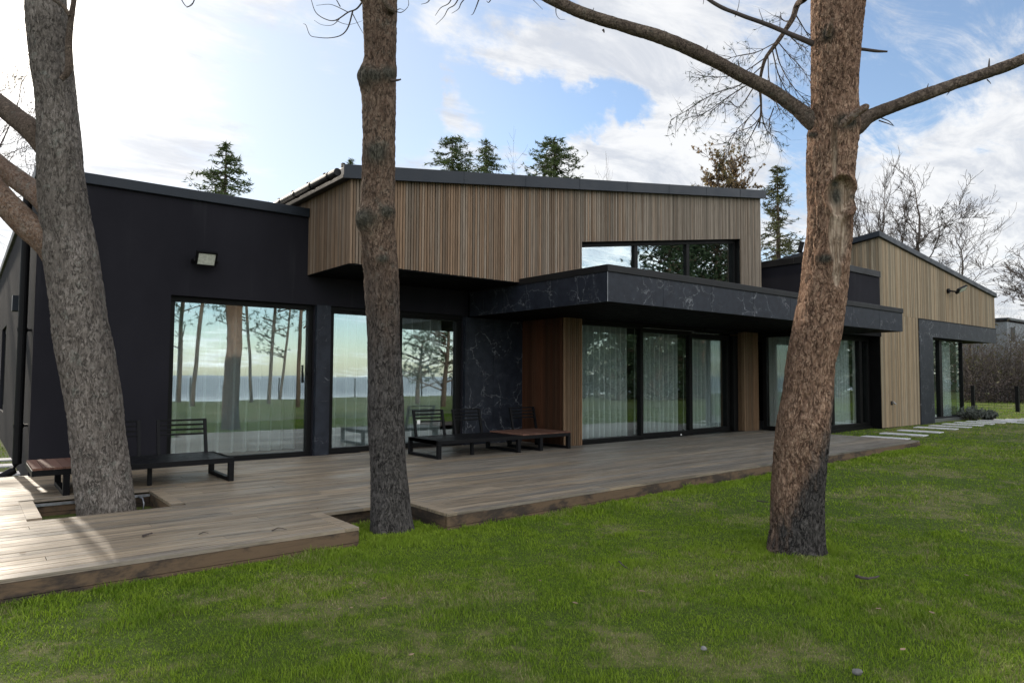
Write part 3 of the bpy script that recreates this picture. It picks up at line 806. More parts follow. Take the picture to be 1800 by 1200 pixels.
f = MB().box(xg - 0.04, 12.6, 0.2, xg, 12.8, ZM0).box(xg - 0.04, YB + 0.33, 0.2, xg, 12.6, 0.25).box(xg - 0.04, YB + 0.33, ZM0 - 0.05, xg, 12.6, ZM0)
fo = f.build('window', M['frame'], house)
MB().box(xg - 0.026, YB + 0.33, 0.25, xg - 0.014, 12.6, ZM0 - 0.05).build('pane', M['glass'], fo)
curtain('gathered curtain in the corner window of the far wing', X_at(1658, YB + 0.4), X_at(1673, YB + 0.4), YB + 0.5, z1=2.55, pleat=0.14)
rf = MB()
def rs(x0, x1, y0, y1, t0, t1):
    q = ((x0, y0), (x1, y0), (x1, y1), (x0, y1))
    rf.hexa([(x, y_, zr(x, y_) - t0) for x, y_ in q], [(x, y_, zr(x, y_) - t1) for x, y_ in q])
rs(XR - 0.10, XE + 0.08, YB - 0.06, 13.2, 0.15, 0.0)
rf.build('roof', M['coping'], house, bevel=0.01)

# downspout and slot window on the left side wall
dp = MB()
yd = YW + 0.28
dp.tube([(XL - 0.10, yd, 3.75), (XL - 0.10, yd, 0.28), (XL - 0.13, yd - 0.02, 0.2), (XL - 0.26, yd - 0.05, 0.12)], 0.05, 14)
for zz_ in (3.2, 1.95, 0.75): dp.tube([(XL - 0.10, yd, zz_ - 0.025), (XL - 0.10, yd, zz_ + 0.025)], 0.058, 14).box(XL - 0.06, yd - 0.015, zz_ - 0.015, XL + 0.001, yd + 0.015, zz_ + 0.015)
dp.build('downspout', M['metal'], house, smooth=False)
fo = MB().box(XL + 0.06, 17.6, 0.6, XL + 0.14, 17.7, 2.4).box(XL + 0.06, 19.5, 0.6, XL + 0.14, 19.6, 2.4).box(XL + 0.06, 17.7, 0.6, XL + 0.14, 19.5, 0.7).box(XL + 0.06, 17.7, 2.3, XL + 0.14, 19.5, 2.4).build('window', M['frame'], house)
MB().box(XL + 0.09, 17.7, 0.7, XL + 0.102, 19.5, 2.3).build('pane', M['glass'], fo)

# ------------------------------------------------------------------ deck
def gsk(x): return 0.012 * x if x < 3.0 else 0.036 + 0.041 * (x - 3.0)
deck = thing('wooden_deck', 'weathered plank deck round two pines in front of the house', 'deck', (6, 7.8, 0))
DZ = 0.15
pitX0, pitX1, pitY0, pitY1 = 0.58, 1.61, 7.27, 8.22
nX0, nX1, nY1 = 2.60, 3.48, 5.97
YF = 5.255
TW = 0.115                                     # trim board width
XD0, XD1 = -4.2, 15.1
pl = MB()
row = 0
y = YF + 0.006
BW, GAP = 0.110, 0.009
def seg_plank(xa, xb, y0, y1):
    if xb - xa < 0.03 or y1 - y0 < 0.01: return
    cuts = [xa] + [c for c in (3.0,) if xa < c < xb] + [xb]
    for a, b in zip(cuts[:-1], cuts[1:]):
        dz = random.uniform(-0.0015, 0.0015)
        q = [(a, y0 + gsk(a)), (b, y0 + gsk(b)), (b, y1 + gsk(b)), (a, y1 + gsk(a))]
        pl.hexa([(u, v, DZ - 0.027) for u, v in q], [(u, v, DZ + dz) for u, v in q])
while y < 10.4:
    y0, y1 = y, y + BW
    ends = [XD0]
    x = XD0 + random.uniform(0.6, 3.6)
    while x < XD1 - 0.4:
        ends.append(x); x += random.uniform(2.2, 4.2)
    ends.append(XD1 - 0.125)
    for a, b in zip(ends[:-1], ends[1:]):
        a += 0.002; b -= 0.002
        spans = [(a, b)]
        def cut(spans, c0, c1):
            out = []
            for s0, s1 in spans:
                if s1 <= c0 or s0 >= c1: out.append((s0, s1)); continue
                if s0 < c0: out.append((s0, c0))
                if s1 > c1: out.append((c1, s1))
            return out
        if y1 > pitY0 - 0.0 and y0 < pitY1 + TW: spans = cut(spans, pitX0 - TW, pitX1 + TW)
        if y0 < nY1: spans = cut(spans, nX0 - TW, nX1 + TW)
        if y1 + 0.036 + 0.041 * 5.4 > YE - 0.05: spans = cut(spans, 8.48, 99)
        if y1 + 0.4 > 8.3: spans = cut(spans, 15.0, 99)
        for s0, s1 in spans: seg_plank(s0, s1, y0, min(y1, 10.4))
    y += BW + GAP
# rows beside the pit between planks and trims
pl.build('decking', M['deck'], deck)
def tbox(x0, x1, y0, y1):
    q = [(x0, y0 + gsk(x0)), (x1, y0 + gsk(x1)), (x1, y1 + gsk(x1)), (x0, y1 + gsk(x0))]
    MB().hexa([(u, v, DZ - 0.028) for u, v in q], [(u, v, DZ + 0.003) for u, v in q]).build('trim_board', M['trim'], deck, bevel=0.004)
tbox(pitX0 - TW, pitX0, pitY0 + 0.0, pitY1 + 0.06)
tbox(pitX1, pitX1 + TW, pitY0 + 0.0, pitY1 + 0.06)
tbox(nX0 - TW, nX0, YF - 0.005, nY1 + 0.05)
tbox(nX1, nX1 + TW, YF - 0.005, nY1 + 0.05)
q = XD1
tbox(XD1 - 0.12, XD1, YF + 0.0, 7.75)
def face_x(x0, x1, y, inner=False):             # fascia boards along X
    L = x1 - x0; nseg = max(1, int(L / 3.6 + 0.5))
    for k in range(nseg):
        a = x0 + L * k / nseg + 0.002; b = x0 + L * (k + 1) / nseg - 0.002
        ya, yb = y + gsk(a), y + gsk(b)
        t = -0.024 if not inner else 0.024
        for z0, z1 in ((DZ - 0.118, DZ - 0.030), (DZ - 0.24, DZ - 0.123)):
            pts = [(a, ya + min(t, 0)), (b, yb + min(t, 0)), (b, yb + max(t, 0)), (a, ya + max(t, 0))]
            MB().hexa([(u, v, z0) for u, v in pts], [(u, v, z1) for u, v in pts]).build('fascia', M['fascia'], deck)
def face_y(x, y0, y1, t):
    for z0, z1 in ((DZ - 0.118, DZ - 0.030), (DZ - 0.24, DZ - 0.123)):
        MB().box(x, y0 + gsk(x), z0, x + t, y1 + gsk(x), z1).build('fascia', M['fascia'], deck)
yfc = YF + 0.020
face_x(XD0, 3.0 - 0.4, yfc); face_x(nX1, XD1, yfc)
face_y(nX0 - 0.024, YF + 0.03, nY1 + 0.03, 0.024); face_y(nX1, YF + 0.03, nY1 + 0.03, 0.024)
face_x(nX0, nX1, nY1 + 0.055, True)
face_y(XD1 - 0.024, YF + 0.03, 7.7, 0.022)
face_x(pitX0, pitX1, pitY1 + 0.03, True)
face_x(pitX0, pitX1, pitY0 - 0.002)
face_y(pitX0 - 0.024, pitY0, pitY1 + 0.03, 0.024); face_y(pitX1, pitY0, pitY1 + 0.03, 0.024)
ed = MB()
ed.box(pitX0, pitY1 + 0.022, DZ - 0.055, pitX1, pitY1 + 0.034, DZ - 0.028)
ed.build('pit_edging', M['steel'], deck)
hz = MB(); hx, hy = pitX1 - 0.12, pitY1 - 0.04
hz.tube([(hx, hy, DZ - 0.04), (hx + 0.03, hy - 0.04, DZ - 0.05), (hx + 0.035, hy - 0.09, DZ - 0.10), (hx + 0.02, hy - 0.1, -0.05)], 0.008, 8)
tag(hz.build('garden_hose', M['steel'], smooth=True), 'short grey hose end hanging in the tree pit of the deck', 'hose')

# ------------------------------------------------------------------ outdoor sofas
def sofa(label, x0, x1, yf, yb, seat, table, legs, backs, tagged):
    s = thing('sofa_frame', label, 'outdoor sofa', (x0, yf, DZ), 'outdoor sofa frames without cushions')
    zt_ = DZ + 0.275
    fr = MB(); T = 0.05
    fr.box(x0, yf, zt_ - 0.06, x1, yf + T, zt_).box(x0, yb - T, zt_ - 0.06, x1, yb, zt_)
    for xx in (x0, seat[0], seat[1] - T, x1 - T): fr.box(xx, yf + T, zt_ - 0.06, xx + T, yb - T, zt_ - 0.002)
    fr.build('frame', M['metal'], s, bevel=0.004)
    st = MB(); x = seat[0] + 0.05
    yy = yf + 0.06
    while yy < yb - 0.1:
        st.box(seat[0] + T, yy, zt_ - 0.03, seat[1] - T, yy + 0.07, zt_ - 0.004); yy += 0.085
    st.build('seat', M['metal'], s)
    tp = MB(); x = table[0]
    bw = (table[1] - table[0]) / 8
    for k in range(8): tp.box(x + 0.002, yf - 0.008, zt_ + 0.001, x + bw - 0.002, yb + 0.005, zt_ + 0.022); x += bw
    tp.build('table_top', M['tabletop'], s)
    for lx, kind in legs:
        lg = MB()
        if kind == 'U':
            lg.box(lx, yf, DZ, lx + 0.06, yf + 0.06, zt_ - 0.061).box(lx, yb - 0.06, DZ, lx + 0.06, yb, zt_ - 0.061).box(lx, yf + 0.06, DZ + 0.001, lx + 0.06, yb - 0.06, DZ + 0.045)
        else: lg.box(lx, yf + 0.20, DZ, lx + 0.045, yf + 0.245, zt_ - 0.061)
        lg.build('leg', M['metal'], s, bevel=0.003)
    for i, (a, b) in enumerate(backs):
        bk = MB(); top = DZ + 0.69
        lean = 0.10
        for xx in (a, b - 0.035):
            bk.hexa([(xx, yb - 0.04, zt_), (xx + 0.035, yb - 0.04, zt_), (xx + 0.035, yb, zt_), (xx, yb, zt_)],
                    [(xx, yb - 0.04 + lean, top), (xx + 0.035, yb - 0.04 + lean, top), (xx + 0.035, yb + lean, top), (xx, yb + lean, top)])
        for zz_ in (0.0, 0.058, 0.116, 0.174):
            o = lean * (1 - zz_ / 0.42)
            bk.box(a + 0.035, yb - 0.035 + o, top - 0.024 - zz_, b - 0.035, yb - 0.012 + o, top - zz_ - 0.001)
        bo = bk.build('backrest', M['metal'], s)
        if i == tagged:
            MB().box(a + 0.05, yb - 0.05 + lean * 0.55, top - 0.22, a + 0.105, yb - 0.045 + lean * 0.55, top - 0.155).build('paper_tag', M['white'], bo)
    return s
sofa('low black sofa frame with red brown side table, behind the left tree', 0.57, 2.54, 8.45, 9.32, (1.28, 2.54), (0.575, 1.27),
     ((0.84, 'U'), (1.66, 'P'), (2.48, 'U')), ((1.12, 1.70), (1.88, 2.46)), -1)
sofa('low black sofa frame with a white tag, beside the marble wall', 5.60, 8.32, 8.80, 9.70, (5.60, 7.22), (7.23, 8.315),
     ((5.60, 'U'), (6.35, 'P'), (7.14, 'U'), (7.62, 'U'), (8.26, 'U')), ((5.72, 6.30), (6.48, 7.06), (7.72, 8.30)), 0)

# ------------------------------------------------------------------ lamps, tap
def floodlight(label, base, nrm_x, tilt, size, group='floodlights on the house'):
    """LED floodlight on a wall bracket: base on the wall, facing -Y, tilted."""
    t = thing('floodlight', label, 'floodlight', base, group)
    bx_, by_, bz_ = base
    w_, h_ = size
    rot = Matrix.Rotation(tilt, 4, 'X'); yaw = Matrix.Rotation(nrm_x, 4, 'Z')
    c = Vector((bx_, by_ - 0.16, bz_))
    def put(mb, x0, y0, z0, x1, y1, z1):
        t_ = MB().box(x0, y0, z0, x1, y1, z1)
        mb.add([c + yaw @ (rot @ Vector(v)) for v in t_.v], t_.f)
    body = MB()
    put(body, -w_ / 2, -0.02, -h_ / 2, w_ / 2, 0.035, h_ / 2)
    for k in range(7): put(body, -w_ / 2 + 0.03 + k * (w_ - 0.07) / 6, 0.0355, -h_ / 2 + 0.02, -w_ / 2 + 0.04 + k * (w_ - 0.07) / 6, 0.06, h_ / 2 - 0.02)
    for a, b, c2, d in ((-w_ / 2, -w_ / 2 + 0.022, -h_ / 2, h_ / 2), (w_ / 2 - 0.022, w_ / 2, -h_ / 2, h_ / 2)): put(body, a, -0.034, c2, b, -0.0205, d)
    for c2, d in ((-h_ / 2, -h_ / 2 + 0.022), (h_ / 2 - 0.022, h_ / 2)): put(body, -w_ / 2 + 0.022, -0.034, c2, w_ / 2 - 0.022, -0.0205, d)
    body.build('housing', M['metal'], t)
    ln = MB(); put(ln, -w_ / 2 + 0.023, -0.027, -h_ / 2 + 0.023, w_ / 2 - 0.023, -0.0205, h_ / 2 - 0.023); ln.build('lens', M['lens'], t)
    br = MB()
    br.box(bx_ - w_ / 2 - 0.03, by_ - 0.012, bz_ - 0.05, bx_ + w_ / 2 + 0.03, by_, bz_ - 0.01)
    for sx in (-1, 1):
        xx = bx_ + sx * (w_ / 2 + 0.02)
        br.box(xx - 0.008, by_ - 0.18, bz_ - 0.05, xx + 0.008, by_ - 0.0121, bz_ - 0.01).tube([(xx - 0.014, by_ - 0.16, bz_ - 0.03), (xx + 0.014, by_ - 0.16, bz_ - 0.03)], 0.014, 8)
    br.build('bracket', M['metal'], t)
    return t
b = P(357, 457, Y=YW); floodlight('black floodlight with pale lens above the large left window', tuple(b), 0, R(30), (0.27, 0.21))
b = P(1668, 512, Y=YB)
t = thing('floodlight', 'black floodlight on an arm high on the pale end cladding', 'floodlight', tuple(b), 'floodlights on the house')
MB().tube([(b.x - 0.12, b.y, b.z), (b.x - 0.12, b.y - 0.06, b.z)], 0.075, 16).tube([(b.x - 0.12, b.y - 0.05, b.z), (b.x - 0.06, b.y - 0.2, b.z - 0.03), (b.x + 0.02, b.y - 0.26, b.z)], 0.024, 8).build('bracket', M['metal'], t)
hs = MB(); rot = Matrix.Rotation(R(24), 4, 'Y') @ Matrix.Rotation(R(-35), 4, 'X'); c = Vector((b.x + 0.2, b.y - 0.27, b.z + 0.05))
def rbox(mb, *a): q = MB().box(*a); mb.add([c + rot.inverted() @ Vector(v) for v in q.v], q.f)
rbox(hs, -0.22, -0.03, -0.085, 0.22, 0.03, 0.085); hs.build('housing', M['metal'], t)
hs = MB(); rbox(hs, -0.12, -0.036, -0.065, 0.2, -0.0305, 0.065); hs.build('lens', M['lens'], t)
b = P(1408, 458, X=XB + 0.1)
t = thing('floodlight', 'floodlight on a short stand on the black box parapet, half behind the right pine', 'floodlight', (b.x, b.y, 4.19), 'floodlights on the house')
MB().box(b.x - 0.06, b.y - 0.06, 4.19, b.x + 0.06, b.y + 0.06, 4.205).tube([(b.x - 0.03, b.y, 4.2), (b.x - 0.03, b.y, 4.33)], 0.014, 8).tube([(b.x + 0.03, b.y, 4.2), (b.x + 0.03, b.y, 4.33)], 0.014, 8).build('stand', M['metal'], t)
hs = MB(); rot = Matrix.Rotation(R(32), 4, 'Z') @ Matrix.Rotation(R(15), 4, 'X'); c = Vector((b.x, b.y, 4.42))
def rb2(mb, *a): q = MB().box(*a); mb.add([c + rot @ Vector(v) for v in q.v], q.f)
rb2(hs, -0.16, -0.05, -0.105, 0.16, 0.05, 0.105); hs.build('housing', M['metal'], t)
hs = MB(); rb2(hs, -0.13, -0.056, -0.085, 0.13, -0.0505, 0.085); hs.build('lens', M['steel'], t)
b = P(38, 534, X=XL)
t = thing('wall_lamp', 'square dark wall lamp beside the downspout on the side wall', 'wall lamp', tuple(b))
MB().box(XL - 0.12, b.y - 0.11, b.z - 0.12, XL - 0.02, b.y + 0.11, b.z + 0.12).build('lamp_body', M['coping'], t, bevel=0.006)
MB().box(XL - 0.02, b.y - 0.06, b.z - 0.06, XL - 0.001, b.y + 0.06, b.z + 0.06).build('mount', M['metal'], t)
b = P(1567, 708, Y=YB)
t = thing('garden_tap', 'small metal garden tap on the pale cladding near the lawn', 'tap', tuple(b))
MB().box(b.x - 0.05, b.y - 0.012, b.z - 0.05, b.x + 0.05, b.y - 0.001, b.z + 0.05).build('plate', M['metal'], t)
MB().tube([b + Vector((0, -0.012, 0)), b + Vector((0.0, -0.07, 0)), b + Vector((0.03, -0.1, -0.03))], 0.018, 10).build('spout', M['steel'], t)
MB().tube([b + Vector((-0.05, -0.06, 0.035)), b + Vector((0.05, -0.06, 0.035))], 0.009, 8).build('handle', M['steel'], t)
b = P(1318, 580, Y=YD - 0.05)
t = thing('security_camera', 'small black camera on the slatted post under the canopy', 'camera', tuple(b))
MB().tube([b, b + Vector((0, -0.05, 0))], 0.045, 14).build('mount', M['metal'], t)
MB().tube([b + Vector((0.02, -0.05, 0)), b + Vector((0.10, -0.12, -0.01))], [0.032, 0.036], 14).build('camera_body', M['metal'], t)
b = P(1228, 566, Y=YD - 0.02)
t = thing('ceiling_lamp', 'round black lamp under the canopy above the doors', 'lamp', (b.x, b.y - 0.2, ZC0))
MB().tube([(b.x, b.y - 0.2, ZC0), (b.x, b.y - 0.2, ZC0 - 0.09)], 0.06, 18).build('lamp_body', M['metal'], t)
for px, py, lb in ((1134, 767, 'small white door stop in front of the first sliding door joint'), (1197, 763, 'small white door stop in front of the middle curtain')):
    b = P(px, py, Z=DZ + 0.02)
    tag(MB().tube([(b.x, b.y, DZ), (b.x, b.y, DZ + 0.03)], [0.02, 0.014], 10).build('door_stop', M['white']), lb, 'door stop', 'white door stops')

# ------------------------------------------------------------------ the three big pines
def catmull(pts, n):
    pts = [np.array(p, float) for p in pts]
    pts = [2 * pts[0] - pts[1]] + pts + [2 * pts[-1] - pts[-2]]
    out = []
    for i in range(1, len(pts) - 2):
        a, b, c, d = pts[i - 1:i + 3]
        for k in range(n):
            t = k / n
            out.append(0.5 * ((2 * b) + (-a + c) * t + (2 * a - 5 * b + 4 * c - d) * t * t + (-a + 3 * b - 3 * c + d) * t ** 3))
    out.append(pts[-2])
    return np.array(out)

def limb(name, keys, mat, parent, sides=40, step=0.02, rough=0.008, freq=(16, 4.5), knots=(), scars=(), seed=0.0, flare=0.0):
    """Round limb through keys (point, radius); rough bark relief; knots = (px, py, size, height) bumps on the side seen."""
    arr = np.array([list(p) + [r] for p, r in keys])
    L = np.linalg.norm(np.diff(arr[:, :3], axis=0), axis=1).sum()
    n = max(3, int(L / step / (len(keys) - 1)))
    c = catmull(arr, n)
    C, rad = c[:, :3], np.maximum(c[:, 3], 0.002)
    T = np.gradient(C, axis=0); T /= np.linalg.norm(T, axis=1)[:, None]
    ref = np.array([FW.x, FW.y, FW.z])
    A = np.cross(T, ref); A /= np.linalg.norm(A, axis=1)[:, None]
    B = np.cross(T, A)
    th = np.linspace(0, 2 * np.pi, sides, endpoint=False)
    dirs = A[:, None] * np.cos(th)[None, :, None] + B[:, None] * np.sin(th)[None, :, None]
    s = np.concatenate([[0], np.cumsum(np.linalg.norm(np.diff(C, axis=0), axis=1))])
    base = C[:, None] + dirs * rad[:, None, None]
    q = np.stack([np.cos(th)[None] * rad[:, None] * freq[0], np.sin(th)[None] * rad[:, None] * freq[0], np.broadcast_to(s[:, None] * freq[1], base.shape[:2])], -1).reshape(-1, 3) + seed
    rid = 1 - 2.2 * np.abs(fbm(q + 0.35 * fbm(q * 0.7, 2)[:, None], 3))
    lump = fbm(q * np.array([0.12, 0.12, 0.25]) + 9, 2)
    disp = (rough * rid + rough * 1.6 * lump).reshape(base.shape[:2])
    if flare:
        hz_ = base[..., 2]
        lob = 0.6 + 0.4 * np.sin(4 * th + seed)[None] + 0.3 * np.sin(7 * th + 2 * seed)[None]
        disp += flare * np.exp(-np.clip(hz_ + 0.02, 0, 9) / 0.10) * lob
    bare = np.zeros(base.shape[:2]); kn = np.zeros(base.shape[:2])
    Vp = base.reshape(-1, 3) - np.array(EYE)
    dep = Vp @ np.array(FW)
    px = 900 + FPX * (Vp @ np.array(RT)) / dep; py = 600 - FPX * (Vp @ np.array(UP)) / dep
    front = ((dirs.reshape(-1, 3) * Vp).sum(1) < 0).reshape(base.shape[:2])
    px = px.reshape(base.shape[:2]); py = py.reshape(base.shape[:2])
    for kx, ky, sx, sy, h in knots:
        g = np.exp(-((px - kx) / sx) ** 2 - ((py - ky) / sy) ** 2) * front
        disp += h * g * (1 + 0.5 * fbm(q * 0.9 + 5, 2).reshape(g.shape)); kn = np.maximum(kn, np.clip(g * 1.5 - 0.2, 0, 1))
    for kx, ky, sx, sy, h in scars:
        r_ = np.sqrt(((px - kx) / sx) ** 2 + ((py - ky) / sy) ** 2)
        r_ = r_ + 0.12 * fbm(q * 0.5, 2).reshape(r_.shape)
        ins = np.clip((1.0 - r_) * 5, 0, 1) * front
        lip = np.exp(-((r_ - 1.05) / 0.16) ** 2) * front
        disp = disp * (1 - 0.7 * ins) - h * ins + 0.6 * abs(h) * lip
        bare = np.maximum(bare, ins)
    Vv = (base + dirs * disp[..., None]).reshape(-1, 3)
    m_, k_ = base.shape[:2]
    i = np.arange(m_ - 1)[:, None] * k_ + np.arange(k_)[None]
    j = np.arange(m_ - 1)[:, None] * k_ + (np.arange(k_)[None] + 1) % k_
    F = np.stack([i, j, j + k_, i + k_], -1).reshape(-1, 4)
    o = np_mesh(name, Vv, F, mat, parent, smooth=True)
    for nm, ar in (('bare_wood', bare), ('knot', kn)):
        at = o.data.attributes.new(nm, 'FLOAT', 'POINT'); at.data.foreach_set('value', ar.astype(np.float32).ravel())
    return o
def K(px, py, w_, d): return (P(px, py, d=d), w_ / 2 * d / FPX / math.sqrt(1 + ((px - 900) / FPX) ** 2))

def needle_tufts(centers, size, per, seed=0, flatness=1.0, width=0.06):
    """Needle fans: thin triangles radiating from each centre."""
    r = np.random.default_rng(seed)
    C = np.repeat(np.asarray(centers, float), per, axis=0)
    dv = r.normal(size=C.shape); dv[:, 2] *= flatness; dv /= np.linalg.norm(dv, axis=1)[:, None]
    ln = size * r.uniform(0.5, 1.15, len(C))[:, None]
    sd = np.cross(dv, r.normal(size=C.shape)); sd /= np.linalg.norm(sd, axis=1)[:, None]
    b = C + dv * ln * 0.05
    V = np.stack([b - sd * ln * width, b + sd * ln * width, C + dv * ln], 1).reshape(-1, 3)
    F = np.arange(len(V)).reshape(-1, 3)
    return V, F

def twig_spray(mb, p, dr, L, r, depth, rg, droop=0.25, spread=0.6, tips=None, n=3, kink=0.25):
    dr = Vector(dr).normalized()
    pts = [Vector(p)]; nseg = 4 if depth else 3
    for k in range(nseg):
        dr = (dr + Vector(rg.normal(size=3)) * kink * 0.5 + Vector((0, 0, -droop * 0.18))).normalized()
        pts.append(pts[-1] + dr * (L / nseg))
    rr = [r * (1 - 0.6 * k / nseg) for k in range(nseg + 1)]
    mb.tube(pts, rr, n, caps=False)
    if tips is not None and depth <= 1: tips += [tuple(q) for q in pts[2:]]
    if depth <= 0: return
    nb = 4 if depth > 1 else 3
    for k in range(nb):
        i = 1 + int(rg.integers(0, nseg))
        side = Vector(rg.normal(size=3)); side = (side - dr * side.dot(dr)).normalized()
        twig_spray(mb, pts[i], dr + side * spread * rg.uniform(0.7, 1.5), L * rg.uniform(0.45, 0.7), rr[i] * 0.62, depth - 1, rg, droop, spread, tips, n, kink)

def crown(parent, x, y, z0, z1, rx, seed, nclump=46, mat='pine'):
    """High crown of a pine: limbs ending in needle clumps."""
    r = np.random.default_rng(seed)
    lim = MB(); cs = []
    for k in range(nclump):
        a = r.uniform(0, 2 * np.pi); t = r.uniform(0, 1); rr = rx * (1 - 0.55 * t) * math.sqrt(r.uniform(0.15, 1))
        c = np.array([x + rr * math.cos(a), y + rr * math.sin(a), z0 + (z1 - z0) * t])
        lim.tube([(x, y, c[2] - 0.5 * rr), ((x + c[0]) / 2, (y + c[1]) / 2, c[2] - 0.22 * rr), tuple(c)], [0.05, 0.035, 0.015], 5, caps=False)
        cs.append(c + r.normal(size=(16, 3)) * np.array([0.42, 0.42, 0.2]))
    lim.build('branch', M['bark_limb'], parent)
    V, F = needle_tufts(np.concatenate(cs), 0.22, 10, seed, 0.8)
    return np_mesh('crown', V, F, M[mat], parent)

# left: thick grey leaning tree in the deck pit
dL = 6.78
bL = P(187, 893, d=dL)
treeL = thing('pine_tree', 'thick grey leaning pine with forked limbs growing through the deck pit', 'tree', (bL.x, bL.y, 0), 'pines in front of the house')
kL = [(P(198, 985, d=dL), 0.31), K(192, 930, 102, dL), K(187, 893, 97, dL), K(175, 800, 95, dL), K(163, 700, 97, dL), K(148, 600, 98, dL), K(132, 500, 95, dL), K(117, 400, 88, dL),
      K(107, 300, 80, dL), K(102, 200, 71, dL), K(89, 100, 70, dL), K(81, 0, 66, dL), K(82, -150, 60, dL), K(95, -500, 50, dL), K(120, -1000, 36, dL), K(120, -1500, 14, dL)]
limb('trunk', kL, M['bark_grey'], treeL, sides=110, step=0.016, rough=0.019, freq=(26, 4.5), seed=3)
limb('limb', [K(112, 490, 40, dL), K(88, 432, 54, dL - .05), K(44, 392, 54, dL - .12), K(-10, 336, 54, dL - .22), K(-90, 244, 54, dL - .4), K(-220, 60, 60, dL - .7), K(-330, -150, 40, dL - .9)], M['bark_limb_orange'], treeL, sides=60, step=0.018, rough=0.008, freq=(20, 5), seed=11)
limb('limb', [K(104, 400, 36, dL + .05), K(74, 350, 44, dL + .12), K(34, 318, 42, dL + .25), K(-10, 284, 40, dL + .35), K(-100, 200, 44, dL + .6), K(-200, 60, 30, dL + .8)], M['bark_limb_orange'], treeL, sides=50, step=0.02, rough=0.006, seed=23)
limb('limb', [K(95, 290, 30, dL + .05), K(62, 236, 44, dL + .1), K(30, 208, 42, dL + .2), K(0, 184, 40, dL + .3), K(-60, 140, 36, dL + .5), K(-180, 40, 26, dL + .8)], M['bark_limb'], treeL, sides=50, step=0.02, rough=0.006, seed=31)
limb('limb', [K(108, 140, 10, dL - .22), K(121, 120, 14, dL - .2), K(121, 70, 12, dL - .2), K(127, 20, 10, dL - .2), K(136, -40, 9, dL - .2)], M['bark_limb'], treeL, sides=14, step=0.02, rough=0.003)
limb('limb', [K(96, 0, 8, dL - .25), K(112, 12, 8, dL - .28), K(122, 28, 6, dL - .26)], M['bark_limb'], treeL, sides=12, step=0.02, rough=0.002)
crown(treeL, bL.x - 0.5, bL.y, 9.0, 12.5, 2.4, 5, 34)

# middle: straight red-brown pine in the deck notch
dM = 6.22
bM = P(690, 938, d=dM)
treeM = thing('pine_tree', 'straight brown pine with dark knots standing in the deck notch', 'tree', (bM.x, bM.y, 0), 'pines in front of the house')
kM = [(P(694, 985, d=dM), 0.22), K(691, 942, 72, dM), K(687, 880, 65, dM), K(680, 750, 59, dM), K(674, 600, 54, dM), K(670, 500, 57, dM), K(663, 400, 57, dM), K(665, 300, 54, dM), K(666, 200, 53, dM),
      K(668, 100, 53, dM), K(667, 0, 55, dM), K(668, -150, 52, dM), K(672, -500, 44, dM), K(680, -1000, 32, dM), K(680, -1400, 12, dM)]
limb('trunk', kM, M['bark_brown'], treeM, sides=96, step=0.015, rough=0.013, freq=(28, 6), seed=41, flare=0.03,
     knots=((643, 385, 22, 20, 0.055), (676, 372, 13, 13, 0.040), (662, 268, 20, 22, 0.030), (643, 135, 18, 22, 0.048), (680, 130, 14, 14, 0.034), (672, 455, 10, 8, 0.026), (660, 135, 16, 14, 0.02)))
limb('limb', [K(662, 20, 26, dM), K(640, -8, 22, dM - .05), K(600, -60, 18, dM - .1), K(520, -160, 14, dM - .2)], M['bark_limb'], treeM, sides=20, step=0.03, rough=0.004)
limb('limb', [K(690, 20, 12, dM - .1), K(684, 14, 10, dM - .16), K(668, -10, 8, dM - .2)], M['bark_limb'], treeM, sides=12, step=0.02, rough=0.002)
limb('branch_stub', [K(688, 142, 6, dM - .1), K(700, 141, 4, dM - .1), K(705, 139.5, 2.5, dM - .1)], M['twig'], treeM, sides=8, step=0.01, rough=0.0)
rg = np.random.default_rng(4)
tw = MB()
def px_tube(tree, pts, d, r0, r1, n=4):
    mb = MB(); k = len(pts)
    c = catmull([list(P(a, b, d=d + (0.1 * i / k))) for i, (a, b) in enumerate(pts)], 5)
    mb.tube([tuple(q) for q in c], list(np.linspace(r0, r1, len(c))), n, caps=False)
    mb.build('twig', M['twig'], tree)
px_tube(treeM, [(645, -8), (628, 15), (612, 22), (590, 36), (572, 34), (555, 22), (547, 0)], dM, 0.009, 0.003)
px_tube(treeM, [(620, 20), (612, 48), (600, 62), (580, 67), (558, 66), (545, 62), (538, 45), (533, 42)], dM, 0.007, 0.002)
px_tube(treeM, [(620, 25), (632, 48), (641, 63)], dM, 0.006, 0.002)
px_tube(treeM, [(612, 22), (592, 12), (578, 8), (556, 10)], dM, 0.005, 0.002)
px_tube(treeM, [(600, 30), (585, 44), (566, 44), (552, 36)], dM, 0.004, 0.0015)
px_tube(treeM, [(590, 36), (604, 42), (618, 43), (640, 36)], dM, 0.004, 0.0015)
px_tube(treeM, [(598, 12), (588, -6), (580, -20)], dM, 0.005, 0.002)
px_tube(treeM, [(694, 20), (706, 22), (718, 10), (716, -8)], dM, 0.006, 0.002)
px_tube(treeM, [(694, 22), (702, 16), (710, 18)], dM, 0.005, 0.002)
for pts in ([(800, -20), (790, 5), (775, 14), (765, 28)], [(812, -15), (800, 8), (788, 16), (780, 30), (766, 44)], [(830, -15), (812, 4), (806, 16), (794, 24)], [(845, -10), (838, 10), (832, 24), (828, 27)], [(870, -15), (860, 4), (855, 2)], [(760, -10), (752, 4), (740, 8)], [(310, -20), (322, 5), (330, 12), (340, 4)], [(345, -10), (338, 8), (328, 14)]):
    px_tube(treeM, pts, 6.6, 0.007, 0.002)
limb('limb', [K(670, -110, 14, 6.3), K(740, -48, 10, 6.5), K(800, -26, 8, 6.6), K(872, -20, 5, 6.6)], M['bark_limb'], treeM, sides=12, step=0.03, rough=0.002)
